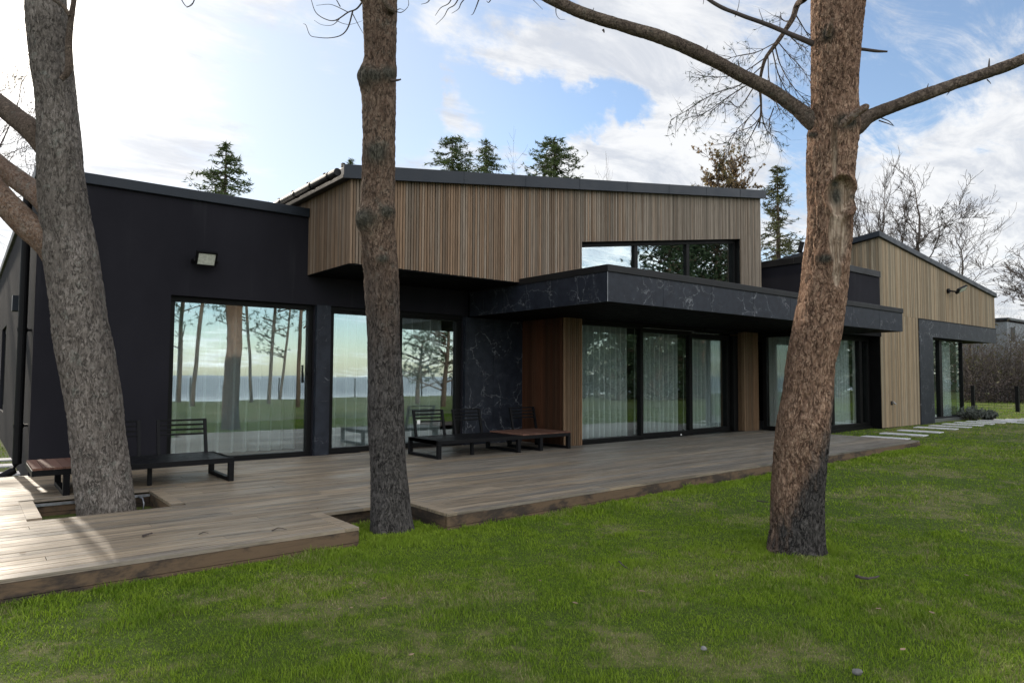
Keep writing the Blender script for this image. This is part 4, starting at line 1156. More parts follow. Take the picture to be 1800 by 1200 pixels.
limb('limb', [K(560, -110, 8, 6.2), K(450, -62, 7, 6.5), K(345, -18, 5, 6.6), K(305, -24, 4, 6.6)], M['bark_limb'], treeM, sides=12, step=0.03, rough=0.002)
crown(treeM, bM.x, bM.y, 8.6, 12.5, 2.3, 6, 36)

# right: big orange pine on the lawn
dR = 5.56
bR = P(1402, 970, d=dR)
treeR = thing('pine_tree', 'big orange barked pine with a hollow scar standing on the lawn', 'tree', (bR.x, bR.y, 0), 'pines in front of the house')
kR = [(P(1398, 1015, d=dR), 0.235), K(1400, 972, 98, dR), K(1402, 930, 91, dR), K(1404, 850, 91, dR), K(1412, 750, 88, dR), K(1419, 700, 85, dR), K(1427, 630, 81, dR), K(1441, 560, 80, dR), K(1450, 500, 80, dR),
      K(1457, 400, 79, dR), K(1459, 320, 81, dR), K(1464, 245, 86, dR), K(1466, 205, 82, dR), K(1465, 165, 77, dR), K(1467, 100, 83, dR), K(1475, 0, 92, dR), K(1485, -100, 88, dR), K(1500, -300, 76, dR), K(1520, -700, 56, dR), K(1530, -1300, 20, dR)]
limb('trunk', kR, M['bark_orange'], treeR, sides=130, step=0.014, rough=0.016, freq=(30, 6.5), seed=57, flare=0.035,
     scars=((1477, 345, 25, 36, 0.040), (1473, 410, 19, 62, 0.018), (1470, 478, 8, 30, 0.006), (1466, 270, 6, 52, 0.008)),
     knots=((1470, 322, 11, 7, 0.020), (1474, 343, 15, 20, -0.035), (1503, 345, 6, 8, 0.03), (1450, 455, 15, 9, 0.018), (1433, 238, 9, 6, 0.018), (1486, 215, 22, 16, 0.02), (1456, 60, 12, 16, 0.016)))
limb('limb', [K(1462, 236, 22, dR), K(1432, 218, 30, dR), K(1400, 190, 25, dR + .05), K(1350, 156, 23, dR + .1), K(1300, 131, 22, dR + .15), K(1233, 96, 22, dR + .2), K(1167, 68, 21, dR + .25), K(1100, 47, 20, dR + .3), K(1033, 27, 19, dR + .35), K(983, 5, 18, dR + .4), K(920, -28, 16, dR + .45), K(700, -160, 10, dR + .6)], M['bark_limb'], treeR, sides=40, step=0.014, rough=0.0045, freq=(34, 14), seed=61)
limb('limb', [K(1468, 244, 22, dR), K(1502, 224, 34, dR), K(1530, 204, 25, dR - .03), K(1570, 188, 23, dR - .06), K(1617, 170, 23, dR - .1), K(1683, 146, 22, dR - .15), K(1750, 123, 22, dR - .2), K(1800, 104, 21, dR - .25), K(1900, 60, 18, dR - .3), K(2100, -60, 12, dR - .4)], M['bark_limb'], treeR, sides=40, step=0.014, rough=0.0045, freq=(34, 14), seed=67)
limb('branch_stub', [K(1478, 222, 20, dR - .16), K(1496, 206, 15, dR - .22), K(1510, 196, 14, dR - .25), K(1523, 188, 12, dR - .27), K(1525, 187, 1, dR - .27)], M['bark_limb_orange'], treeR, sides=20, step=0.008, rough=0.004)
limb('limb', [K(1440, 84, 12, dR), K(1424, 75, 10, dR), K(1388, 60, 8, dR + .05), K(1350, 44, 7, dR + .1), K(1300, 26, 6.5, dR + .15), K(1262, 10, 6, dR + .2), K(1225, -15, 5, dR + .25)], M['twig'], treeR, sides=14, step=0.02, rough=0.002)
limb('branch_stub', [K(1500, 87, 8, dR), K(1516, 87, 6, dR), K(1540, 90, 5.5, dR - .03), K(1560, 91, 3, dR - .05)], M['twig'], treeR, sides=10, step=0.01, rough=0.001)
limb('branch_stub', [K(1456, 62, 12, dR - .18), K(1460, 45, 9, dR - .24), K(1463, 32, 6, dR - .26)], M['bark_limb_orange'], treeR, sides=12, step=0.01, rough=0.002)
tw = MB()
for a, b_, c, d in (((1300, 120), (1296, 105), 0.006, .2), ((1240, 92), (1244, 80), 0.005, .2), ((1060, 52), (1062, 58), 0.012, .3), ((1190, 78), (1180, 84), 0.005, .25), ((1165, 60), (1168, 53), 0.004, .25), ((1070, 36), (1072, 30), 0.006, .3), ((1040, 22), (1044, 14), 0.005, .3),
                    ((1628, 160), (1632, 147), 0.006, -.1), ((1738, 118), (1739, 103), 0.008, -.2), ((1735, 140), (1742, 148), 0.005, -.2), ((1670, 160), (1664, 168), 0.005, -.15), ((1545, 212), (1572, 222), 0.006, -.05), ((1540, 198), (1541, 188), 0.006, -.05)):
    q0, q1 = P(*a, d=dR + d), P(*b_, d=dR + d)
    MB().tube([q0, q0.lerp(q1, 0.6) + Vector((0.003, 0, 0.003)), q1], [c, c * 0.7, c * 0.3], 5).build('twig', M['twig'], treeR)
px_tube(treeR, [(977, 15), (978, 26), (984, 34), (993, 35)], dR + .4, 0.004, 0.0015)
px_tube(treeR, [(935, -2), (945, 8), (954, 17)], dR + .4, 0.004, 0.0015)
px_tube(treeR, [(1292, 30), (1298, 12), (1300, -5)], dR + .2, 0.005, 0.002)
px_tube(treeR, [(1345, 45), (1338, 28), (1334, 16)], dR + .2, 0.004, 0.002)
px_tube(treeR, [(1258, 8), (1240, -6), (1236, 8)], dR + .2, 0.004, 0.002)
px_tube(treeR, [(1550, 208), (1562, 213), (1570, 220)], dR - .05, 0.006, 0.003)
# hanging back branch with drooping sprays
dB = 6.1
limb('limb', [K(1455, -60, 14, dR + .2), K(1420, -8, 12, dR + .3), K(1402, 8, 10, dB), K(1392, 35, 9, dB), K(1368, 72, 7, dB), K(1345, 105, 5.5, dB), K(1336, 145, 3.6, dB), K(1338, 190, 2.6, dB), K(1334, 225, 1.5, dB)], M['bark_limb'], treeR, sides=14, step=0.02, rough=0.003)
tw = MB(); rg = np.random.default_rng(12); tips = []
mains = [[(1362, 76), (1330, 92), (1300, 98), (1278, 104), (1262, 112)], [(1345, 102), (1310, 125), (1275, 135), (1245, 135), (1228, 138)], [(1338, 118), (1300, 150), (1262, 162), (1232, 178), (1205, 196), (1180, 210)],
         [(1330, 140), (1296, 160), (1270, 178), (1240, 198), (1222, 205)], [(1326, 152), (1300, 188), (1278, 178), (1250, 196)], [(1336, 185), (1312, 212), (1296, 228), (1284, 252), (1280, 270)], [(1338, 190), (1342, 215), (1350, 232), (1362, 240)],
         [(1335, 210), (1320, 240), (1310, 262), (1306, 280)], [(1340, 200), (1322, 222), (1290, 235), (1275, 262)], [(1366, 72), (1385, 95), (1405, 115), (1422, 140)], [(1362, 80), (1372, 115), (1392, 150), (1418, 180), (1424, 192)],
         [(1358, 90), (1368, 130), (1385, 165), (1404, 195)], [(1350, 100), (1352, 140), (1362, 175), (1372, 200)], [(1390, 40), (1375, 35), (1372, 22)], [(1398, 25), (1414, 52), (1425, 70)], [(1385, 60), (1400, 75), (1420, 86)], [(1360, 190), (1352, 215), (1356, 232)]]
for pts in mains:
    p3 = [P(a, b_, d=dB + rg.uniform(-.1, .25)) for a, b_ in pts]
    c = catmull([list(q) for q in p3], 5)
    tw.tube([tuple(q) for q in c], list(np.linspace(0.0065, 0.0022, len(c))), 4, caps=False)
    for i in range(3, len(c), 2):
        dirv = Vector(c[i] - c[i - 1]).normalized()
        for _ in range(2):
            twig_spray(tw, Vector(c[i]), dirv * 1.0 + Vector(rg.normal(size=3)) * 0.55, rg.uniform(0.10, 0.26), 0.0028, 1, rg, 0.35, 0.7, tips)
tw.build('twig', M['twig'], treeR)
tp = np.array([t for t in tips if rg.uniform() < 0.16])
V, F = needle_tufts(tp, 0.035, 7, 3, 1.0, 0.09)
np_mesh('needles', V, F, M['pine'], treeR)
crown(treeR, bR.x + 0.3, bR.y, 8.5, 12.5, 2.6, 8, 40)

# ------------------------------------------------------------------ trees behind the house
def spruce(label, px, py_top, d, spread, mat='spruce', seed=0, dens=1.0, ragged=0.25, visible=6.0, group='conifers behind the house', topblunt=0.0):
    top = P(px, py_top, d=d)
    H = top.z
    t = thing('spruce_tree', label, 'tree', (top.x, top.y, 0), group)
    MB().tube([(top.x, top.y, -0.1), (top.x, top.y, H * 0.5), (top.x, top.y, H - 0.1)], [0.22, 0.14, 0.02], 8).build('trunk', M['bark_limb'], t)
    r = np.random.default_rng(seed)
    lim = MB(); pts = []
    z = H - 0.15
    while z > max(1.5, H - visible):
        rel = (H - z)
        rad = spread * (topblunt + rel / visible) ** 0.8
        nb = 6
        for k in range(nb):
            if r.uniform() < 0.12: continue
            a = r.uniform(0, 2 * np.pi)
            L = rad * (1 + r.normal() * ragged)
            if L < 0.12: L = 0.12
            tip_z = z - 0.28 * L + 0.12 * L * r.normal() + 0.18 * L
            p0 = np.array([top.x, top.y, z]); p1 = p0 + np.array([math.cos(a) * L * 0.6, math.sin(a) * L * 0.6, -0.22 * L]); p2 = np.array([top.x + math.cos(a) * L, top.y + math.sin(a) * L, tip_z])
            lim.tube([p0, p1, p2], [0.025, 0.016, 0.006], 3, caps=False)
            m_ = max(3, int(L * 13 * dens))
            s = r.uniform(0.12, 1.0, m_)[:, None]
            q = (1 - s) ** 2 * p0 + 2 * s * (1 - s) * p1 + s * s * p2
            pts.append(q + r.normal(size=q.shape) * np.array([0.10, 0.10, 0.05]) * (0.5 + L * 0.3))
        z -= r.uniform(0.10, 0.19) + 0.02 * rel
    lim.build('branch', M['twig'], t)
    V, F = needle_tufts(np.concatenate(pts), 0.21, 5, seed, 0.55, 0.13)
    np_mesh('crown', V, F, M[mat], t)
    return t
spruce('green spruce with a pointed top behind the black parapet on the left', 398, 247, 30, 2.3, seed=1, visible=4.2)
spruce('tiny spruce tip just over the roof beside the middle pine', 617, 277, 40, 0.5, seed=2, visible=2.0)
spruce('rounded dark spruce behind the roof, leftmost of three close together', 795, 237, 36, 1.5, seed=3, visible=3.6, topblunt=0.25, ragged=0.3)
spruce('narrow dark spruce behind the roof, middle one of three', 855, 244, 38, 1.5, seed=4, visible=3.4, topblunt=0.06)
spruce('wide bushy spruce behind the roof, rightmost of three', 974, 239, 33, 2.1, seed=5, visible=3.6, topblunt=0.18, ragged=0.3)
spruce('thin loose conifer behind the black box beside the right pine', 1366, 289, 34, 1.7, seed=6, mat='larch', dens=0.8, visible=6.5, ragged=0.35, topblunt=0.08)

def bare_tree(name, label, px, py_top, d, width, seed, mat='twig_far', depth=5, trunk_r=0.16, group='bare trees behind the house', leaves=None, zfork=0.35, min_r=0.0075, upright=0.8, parent=None, wpx=100):
    top = P(px, py_top, d=d); H = top.z
    t = thing(name, label, 'tree', (top.x, top.y, 0), group) if parent is None else parent
    r = np.random.default_rng(seed)
    mb = MB(); tips = []
    def grow(p, dr, L, rad, lev):
        nseg = 4
        pts = [p]
        for k in range(nseg):
            dr = (dr + Vector(r.normal(size=3)) * 0.16 + Vector((0, 0, 0.05))).normalized()
            pts.append(pts[-1] + dr * L / nseg)
        rr = [max(min_r, rad * (1 - 0.5 * k / nseg)) for k in range(nseg + 1)]
        mb.tube(pts, rr, 6 if lev > depth - 2 else 3, caps=False)
        if lev <= 1: tips.extend(pts[1:])
        if lev == 0: return
        for k in range(4 if lev > 1 else 3):
            i = r.integers(1, nseg + 1)
            side = Vector(r.normal(size=3)); side = (side - dr * side.dot(dr)).normalized()
            grow(pts[i], dr * upright + side * r.uniform(0.45, 0.95) * width, L * r.uniform(0.42, 0.66), rr[i] * 0.55, lev - 1)
        grow(pts[-1], dr, L * 0.7, rr[-1], lev - 1)
    Ht = H * zfork
    MB().tube([(top.x, top.y, -0.1), (top.x + 0.05, top.y, Ht * 0.6), (top.x, top.y, Ht)], [trunk_r * 1.25, trunk_r, trunk_r * 0.85], 9).build('trunk', M['bark_limb'], t)
    grow(Vector((top.x, top.y, Ht - 0.05)), Vector((0, 0, 1)), (H - Ht) / 2.6, trunk_r * 0.8, depth)
    av = np.array(mb.v); zt_ = np.percentile(av[:, 2], 99.3)
    fz = (H - Ht) / (zt_ - Ht); av[:, 2] = Ht + (av[:, 2] - Ht) * fz
    hw = np.percentile(np.hypot(av[:, 0] - top.x, av[:, 1] - top.y), 96); fx = (wpx / 2 * d / FPX) / hw
    av[:, 0] = top.x + (av[:, 0] - top.x) * fx; av[:, 1] = top.y + (av[:, 1] - top.y) * fx
    hi = av[:, 2] > Ht + 0.45 * (H - Ht)
    ox, oy = np.median(av[hi, 0]) - top.x, np.median(av[hi, 1]) - top.y
    sh_ = np.clip((av[:, 2] - Ht) / (0.6 * (H - Ht)), 0, 1); av[:, 0] -= ox * sh_; av[:, 1] -= oy * sh_
    mb.v = [tuple(q) for q in av]
    tips = [Vector((top.x + (q.x - top.x) * fx - ox * min(1, max(0, (q.z - Ht) * fz / (0.6 * (H - Ht)))), top.y + (q.y - top.y) * fx - oy * min(1, max(0, (q.z - Ht) * fz / (0.6 * (H - Ht)))), Ht + (q.z - Ht) * fz)) for q in tips]
    mb.build('crown', M[mat], t)
    if leaves:
        tp = np.array([list(q) for q in tips]); tp = tp[r.uniform(size=len(tp)) < leaves[1]]
        V, F = needle_tufts(tp, leaves[2], leaves[3], seed, 1.0, 0.45); np_mesh('leaves', V, F, M[leaves[0]], t)
    return t
bare_tree('oak_tree', 'orange brown leaved tree behind the right end of the wood roof', 1278, 260, 30, 0.9, 3, depth=5, leaves=('oak', 0.10, 0.12, 4), group='leafy trees behind the house', wpx=150, zfork=0.6)
bare_tree('bare_tree', 'slim bare tree right beside the right pine trunk', 1525, 292, 36, 0.6, 5, wpx=110)
bare_tree('bare_tree', 'broad bare tree above the ridge of the far wing', 1605, 298, 40, 0.85, 8, wpx=230, zfork=0.45)
bare_tree('bare_tree', 'small pale bare tree low behind the sloping roof end', 1697, 352, 46, 0.8, 9, trunk_r=0.08, depth=4, wpx=150, zfork=0.4)
bare_tree('bare_tree', 'bare bush tips over the roof right of the bushy spruce', 1062, 288, 40, 0.9, 10, depth=4, trunk_r=0.10, wpx=80)
bare_tree('bare_tree', 'bare crown over the roof between the narrow and the bushy spruce', 905, 262, 44, 0.9, 14, depth=4, trunk_r=0.10, wpx=80)
bare_tree('bare_tree', 'large bare tree at the far left behind the grey leaning pine', -45, -160, 22, 1.0, 16, mat='twig', depth=5, trunk_r=0.12, min_r=0.0045, zfork=0.3, wpx=520)
bare_tree('bare_tree', 'bare twiggy tree at the right edge behind the thicket', 1820, 440, 40, 1.0, 18, depth=5, wpx=170)

# thicket at the far right, fence, neighbour
def leaf_mass(name, centers, sig, n, size, mat, seed, parent=None, wd=0.4):
    r = np.random.default_rng(seed)
    C = np.asarray(centers)[r.integers(0, len(centers), n)] + r.normal(size=(n, 3)) * np.array(sig)
    C[:, 2] = np.abs(C[:, 2])
    V, F = needle_tufts(C, size, 3, seed, 1.0, wd)
    return np_mesh(name, V, F, M[mat], parent)
rg = np.random.default_rng(30)
tb_ = MB(); cs = []
for k in range(75):
    px = rg.uniform(1640, 1960); d = rg.uniform(38, 52)
    b = P(px, 640, d=d); b.z = 0.1
    H = rg.uniform(3.2, 6.2)
    cs.append((b.x, b.y, H * 0.35))
    for j in range(5): twig_spray(tb_, b + Vector((rg.normal() * 0.3, rg.normal() * 0.3, 0)), Vector((rg.normal() * 0.3, rg.normal() * 0.3, 1)), H * 0.6, 0.035, 3, rg, -0.05, 0.75, None, 3, 0.3)
tk = tag(tb_.build('thicket', M['twig_far']), kind='stuff')
bl = leaf_mass('thicket_leaves', cs, (0.9, 0.9, 1.2), 5000, 0.13, 'brush', 31, tk)
nb = thing('neighbour_house', 'pale grey house seen through bare branches at the right edge', 'house', tuple(P(1800, 660, d=62)))
b = P(1772, 640, d=62)
MB().box(b.x, b.y, 0, b.x + 9, b.y + 8, P(1790, 565, d=62).z).build('wall', M['neighbour'], nb)
zt2 = P(1790, 562, d=62).z
MB().box(b.x - 0.2, b.y - 0.2, zt2, b.x + 9.2, b.y + 8.2, zt2 + 0.2).build('roof', M['coping'], nb)
MB().box(b.x + 1.0, b.y - 0.02, zt2 - 1.9, b.x + 2.2, b.y - 0.001, zt2 - 0.6).build('window', M['frame'], nb)

fn = thing('wire_fence', 'black wire fence with slim posts on the far right lawn', 'fence', tuple(P(1711, 722, Z=0.1)))
fp = [P(1620, 716, Z=0.1), P(1711, 720, Z=0.1), P(1789, 724, Z=0.1), P(1880, 730, Z=0.1)]
for q in fp: MB().box(q.x - 0.06, q.y - 0.06, 0, q.x + 0.06, q.y + 0.06, 1.12).build('post', M['metal'], fn)
ms = MB()
for a, b in zip(fp[:-1], fp[1:]):
    for k in range(8):
        z = 0.2 + k * 0.115
        ms.tube([(a.x, a.y, z), (b.x, b.y, z)], 0.005, 3)
    L = (b - a).length; nv = int(L / 0.25)
    for k in range(nv):
        q = a.lerp(b, (k + 0.5) / nv); ms.tube([(q.x, q.y, 0.18), (q.x, q.y, 1.02)], 0.004, 3)
ms.build('wire_mesh', M['metal'], fn)
tag(leaf_mass('hedge_row', [tuple(P(x, 690, d=38)) for x in range(1690, 1900, 8)], (0.4, 0.5, 0.5), 2600, 0.14, 'twig', 44, None, 0.25), 'low dark row of cut brush behind the wire fence', 'brush')

def rock(label, px, py, size, seed, Z=0.1, mat='rock', name='rock', group=None, cat='rock'):
    b = P(px, py, Z=Z)
    r = np.random.default_rng(seed)
    me = bpy.data.meshes.new(name)
    import bmesh
    bm = bmesh.new(); bmesh.ops.create_icosphere(bm, subdivisions=3, radius=1.0)
    co = np.array([v.co for v in bm.verts])
    dsp = 1 + 0.35 * fbm(co * 1.1 + seed * 3.7, 3)
    for v, q in zip(bm.verts, dsp): v.co = Vector((v.co.x * size[0], v.co.y * size[1], v.co.z * size[2])) * q
    bm.to_mesh(me); bm.free()
    o = link(name, me, M[mat], None, True)
    o.location = (b.x, b.y, Z + size[2] * 0.35)
    return tag(o, label, cat, group)
rock('pale round rock on the grass beside the nearer visible fence post', 1717, 703, (0.35, 0.3, 0.28), 1)
rock('low dark rock on the grass between the two fence posts', 1768, 705, (0.55, 0.4, 0.26), 2)
# lavender-like shrubs at the corner of the far wing
for px, s, lb in ((1708, 0.42, 'grey green shrub at the corner of the far wing, the larger one'), (1736, 0.3, 'small grey green shrub by the stepping stones beyond the corner')):
    b = P(px, 738, Z=0.1)
    t = thing('garden_shrub', lb, 'shrub', (b.x, b.y, 0.1), 'grey green shrubs by the corner')
    st = MB(); r = np.random.default_rng(px); cc = []
    for k in range(70):
        a = r.uniform(0, 6.28); rr = s * math.sqrt(r.uniform(0, 1)); h = s * (0.7 + 0.5 * r.uniform()) * (1 - 0.4 * rr / s)
        q = (b.x + rr * 1.3 * math.cos(a), b.y + rr * math.sin(a), 0.1 + h)
        st.tube([(b.x + 0.4 * rr * math.cos(a), b.y + 0.4 * rr * math.sin(a), 0.08), q], [0.006, 0.003], 3, caps=False)
        for u in (0.4, 0.6, 0.8, 1.0): cc.append((b.x + (q[0] - b.x) * u, b.y + (q[1] - b.y) * u, 0.1 + h * u))
    st.build('stem', M['twig'], t)
    V, F = needle_tufts(np.array(cc), 0.09, 8, px, 1.0, 0.2); np_mesh('foliage', V, F, M['lavender'], t)

# stepping stones
stones = []
def stone(px, py, L, Wd, rot, label, Z=0.1):
    b = P(px, py, Z=Z)
    t_ = MB(); cx, sx = math.cos(rot), math.sin(rot)
    q = [(-L / 2, -Wd / 2), (L / 2, -Wd / 2), (L / 2, Wd / 2), (-L / 2, Wd / 2)]
    q = [(b.x + u * cx - v * sx, b.y + u * sx + v * cx) for u, v in q]
    z0 = float(ground_z(b.x, b.y))
    t_.hexa([(u, v, z0 - 0.03) for u, v in q], [(u, v, z0 + 0.022) for u, v in q])
    o = t_.build('stepping_stone', M['stone'], bevel=0.01)
    stones.append((b.x, b.y, max(L, Wd) * 0.55))
    return tag(o, label, 'stepping stone', 'pale stepping stones')
SL = 'pale rectangular stepping stone in the row along the far wing'
path = [(1556, 766), (1588, 762), (1617, 757.5), (1645, 753), (1670, 749.5), (1692, 746.5), (1712, 744), (1732, 742), (1752, 740), (1776, 738.5), (1800, 738), (1826, 737.5)]
for k, (px, py) in enumerate(path):
    stone(px, py, 0.36, 0.95, R(4), (SL + ', nearest to the deck') if k == 0 else SL)
stone(1800, 743, 0.36, 0.8, R(4), 'pale stepping stone at the right edge, below the row')
for px, py, lb in ((6, 833, 'pale stepping stone left of the downspout, nearest to the deck'), (4, 818, 'pale stepping stone left of the side wall, second from the deck'), (2, 807, 'pale stepping stone left of the side wall, third from the deck')):
    stone(px - 16, py, 0.75, 0.36, 0, lb, Z=0.02)

# ------------------------------------------------------------------ shore side behind the viewpoint (mirrored in the glass)
def pine(name, label, x, y, H, r0, z0, rx, seed, lean=(0, 0), group='pines on the shore side', ncl=26, mat='pine', zbase=0.0, wd=0.08):
    t = thing(name, label, 'tree', (x, y, zbase), group)
    r = np.random.default_rng(seed)
    xs = [(x + lean[0] * s + 0.15 * math.sin(3 * s + seed), y + lean[1] * s, zbase - 0.1 + (H - zbase) * s) for s in np.linspace(0, 1, 7)]
    MB().tube(xs, list(np.linspace(r0, r0 * 0.35, 7)), 9).build('trunk', M['bark_limb'], t, smooth=True)
    lim = MB(); cs = []
    for k in range(ncl):
        s = r.uniform(0, 1); z = z0 + (H + 0.4 - z0) * s
        a = r.uniform(0, 6.283); rr = rx * (1 - 0.5 * s) * math.sqrt(r.uniform(0.1, 1))
        u = min(1, z / H); bx_, by_ = x + lean[0] * u, y + lean[1] * u
        c = np.array([bx_ + rr * math.cos(a), by_ + rr * math.sin(a), z])
        lim.tube([(bx_, by_, z - 0.35 * rr), tuple(c)], [0.04, 0.012], 4, caps=False)
        cs.append(c + r.normal(size=(9, 3)) * np.array([0.38, 0.38, 0.18]))
    lim.build('branch', M['bark_limb'], t)
    V, F = needle_tufts(np.concatenate(cs), 0.24, 9, seed, 0.8, wd); np_mesh('crown', V, F, M[mat], t)
def refl(px, d, Ym):                            # the point of the shore whose mirror image in the glass at Ym shows there
    q = P(px, 660, d=d); return q.x, 2 * Ym - q.y
PL = 'slender pine on the shore side, seen mirrored in the left windows'
for i, (px, d, r0, z0, rx, lean) in enumerate(((345, 31, 0.11, 5.0, 1.6, (0.3, 0)), (408, 33, 0.10, 4.2, 1.4, (-0.8, 0)), (441, 36, 0.09, 3.6, 1.5, (-0.7, 0)), (473, 34, 0.10, 3.0, 1.6, (0.9, 0)), (530, 30, 0.10, 3.2, 1.5, (0.5, 0)), (322, 36, 0.14, 2.5, 2.0, (0, 0)), (500, 40, 0.08, 2.6, 1.5, (0.4, 0)))):
    x, y = refl(px, d, YW)
    pine('pine_tree', PL, x, y, 10 + i % 3, r0, z0, rx, 100 + i, lean)
for i, (px, d, z0, rx, H) in enumerate(((745, 33, 1.2, 1.6, 3.2), (790, 30, 1.4, 2.0, 4.6), (815, 34, 2.0, 2.4, 7))):
    x, y = refl(px, d, YW)
    pine('pine_tree', 'bushy pine on the shore side, seen mirrored beside the marble wall', x, y, H, 0.12, z0, rx, 130 + i, ncl=30)
for i, (px, d, z0, rx, H) in enumerate(((1092, 38, 0.5, 1.9, 6.0), (1125, 42, 0.4, 2.4, 7), (1165, 39, 0.4, 2.6, 11), (1205, 43, 0.4, 3.0, 11.5), (1250, 41, 0.4, 3.0, 11), (1300, 46, 0.4, 3.2, 11.5), (1276, 44, 0.3, 2.6, 7), (1330, 47, 0.3, 3.0, 7.5), (1360, 46, 0.4, 3.2, 8), (1395, 49, 0.3, 3.2, 7), (1430, 50, 0.4, 3.2, 7), (1500, 54, 0.4, 3.2, 7.5), (1030, 44, 0.6, 1.6, 4.0), (1570, 60, 0.4, 3.6, 8), (1640, 70, 0.4, 4.0, 8))):
    x, y = refl(px, d, YD)
    pine('pine_tree', 'dense dark pine on the shore side, seen mirrored in the living room doors', x, y, H, 0.16, z0, rx, 150 + i, ncl=int(30 * H), wd=0.16)
sf = thing('shore_fence', 'dark mesh fence along the shore, seen mirrored in the left windows', 'fence', (10, -20, 0))
ms = MB(); y_ = -20.5
for k in range(9): ms.box(-40, y_ - 0.004, 0.05 + k * 0.14, 60, y_ + 0.004, 0.058 + k * 0.14)
x = -40
while x < 60: ms.box(x - 0.004, y_ + 0.005, 0.05, x + 0.004, y_ + 0.012, 1.18); x += 0.12
ms.build('wire_mesh', M['metal'], sf)
ps = MB(); x = -40
for k in range(40): MB().box(-40 + k * 2.5 - 0.035, y_ - 0.045, -0.2, -40 + k * 2.5 + 0.035, y_ - 0.006, 1.25).build('post', M['metal'], sf)

# ------------------------------------------------------------------ grass
def blades(n, d0, d1, a0, a1, hscale=1.0, seed=0):
    r = np.random.default_rng(seed)
    u = r.uniform(size=n)
    d = d0 * (d1 / d0) ** u                       # equal numbers per factor of distance
    az = YAW + R(a0) + (R(a1) - R(a0)) * r.uniform(size=n)
    return np.stack([d * np.cos(az), d * np.sin(az)], -1)
def on_lawn(p, edge=0.0):
    x, y = p[:, 0], p[:, 1]
    g = np.where(x < 3, 0.012 * x, 0.036 + 0.041 * (x - 3))
    indeck = (y > YF + g - 0.03) & (x < XD1 + 0.02) & (y < 10.5)
    notch = (x > nX0) & (x < nX1) & (y < nY1 + g)
    pit = x > 1e9
    inhouse = ((x > XL - 0.02) & (y > YW)) | ((x > 8.4) & (y > YE)) | ((x > XP - 0.02) & (y > YG - 0.06)) | ((x > XR) & (y > YB - 0.02) & (x < xg) & (y < 13)) | ((x > xg) & (x < xg + 0.03) & (y > YB + .1) & (y < 13))
    inhouse &= ~((x > xg + 0.05) & (y > YB))
    ok = ~(indeck & ~notch & ~pit) & ~inhouse
    for sx, sy, sr in stones:
        ok &= ~((np.abs(x - sx) < 0.19) & (np.abs(y - sy) < 0.5)) if sx > 5 else ~((np.abs(x - sx) < 0.39) & (np.abs(y - sy) < 0.18))
    return ok
pts = [blades(300000, 2.2, 7.5, -46, 46, seed=1), blades(240000, 4.5, 18, -52, 30, seed=2), blades(80000, 12, 60, -52, -18, seed=3)]
rr_ = np.random.default_rng(9)
edge = np.stack([rr_.uniform(-1.5, 15.2, 22000), np.zeros(22000)], -1)
edge[:, 1] = YF + np.where(edge[:, 0] < 3, 0.012 * edge[:, 0], 0.036 + 0.041 * (edge[:, 0] - 3)) - 0.03 - np.abs(rr_.normal(size=22000)) * 0.16
ring = []
for tx, ty, rad in ((bR.x, bR.y, 0.24), (bM.x, bM.y, 0.19)):
    a = rr_.uniform(0, 6.283, 3500); q = rad + np.abs(rr_.normal(size=3500)) * 0.12
    ring.append(np.stack([tx + q * np.cos(a), ty + q * np.sin(a)], -1))
behind = np.stack([rr_.uniform(-2.5, XL - 0.03, 9000), rr_.uniform(10.5, 24, 9000)], -1)
groups = [(q, 1.0) for q in pts] + [(edge, 1.7)] + [(q, 1.7) for q in ring] + [(behind, 1.2)]
XY = np.concatenate([q for q, h in groups]); HS = np.concatenate([np.full(len(q), h) for q, h in groups])
ok = on_lawn(XY)
for tx, ty, rad in ((bR.x, bR.y, 0.215), (bM.x, bM.y, 0.17)): ok &= np.hypot(XY[:, 0] - tx, XY[:, 1] - ty) > rad
XY, HS = XY[ok], HS[ok]
n_ = len(XY)
dist = np.hypot(XY[:, 0], XY[:, 1])
cl = fbm(np.stack([XY[:, 0] * 1.9, XY[:, 1] * 1.9, XY[:, 0] * 0], -1), 3)
cl2 = fbm(np.stack([XY[:, 0] * 0.6 + 9, XY[:, 1] * 0.6, XY[:, 0] * 0], -1), 3)
cl3 = fbm(np.stack([XY[:, 0] * 4.6 + 3, XY[:, 1] * 4.6, XY[:, 0] * 0], -1), 2)
hgt = (0.013 + 0.034 * np.clip(cl + 0.05, 0, 1) + 0.024 * np.clip(cl2 + 0.05, 0, 1) + 0.030 * np.clip(cl3 + 0.05, 0, 1)) * rr_.uniform(0.55, 1.35, n_) * HS
wid = (0.0014 + 0.0005 * np.clip(dist - 3, 0, 30)) * rr_.uniform(0.7, 1.4, n_)
an = rr_.uniform(0, 6.283, n_)
ln = rr_.uniform(0.15, 0.95, n_) * hgt
la = an + rr_.normal(size=n_) * 0.8 + np.pi / 2
gz = ground_z(XY[:, 0], XY[:, 1]) - 0.004
B3 = np.stack([XY[:, 0], XY[:, 1], gz], -1)
sdv = np.stack([np.cos(an), np.sin(an), an * 0], -1) * wid[:, None]
lv = np.stack([np.cos(la), np.sin(la), la * 0], -1) * ln[:, None]
upv = np.array([0, 0, 1.0]) * hgt[:, None]
mid = B3 + lv * 0.32 + upv * 0.58
V = np.stack([B3 - sdv, B3 + sdv, mid + sdv * 0.75, mid - sdv * 0.75, B3 + lv + upv * 0.93], 1).reshape(-1, 3)
b5 = np.arange(n_)[:, None] * 5
F3 = np.concatenate([b5 + np.array([0, 1, 2]), b5 + np.array([0, 2, 3]), b5 + np.array([3, 2, 4])])
go = np_mesh('grass', V, F3, M['grass'])
tag(go, kind='stuff')

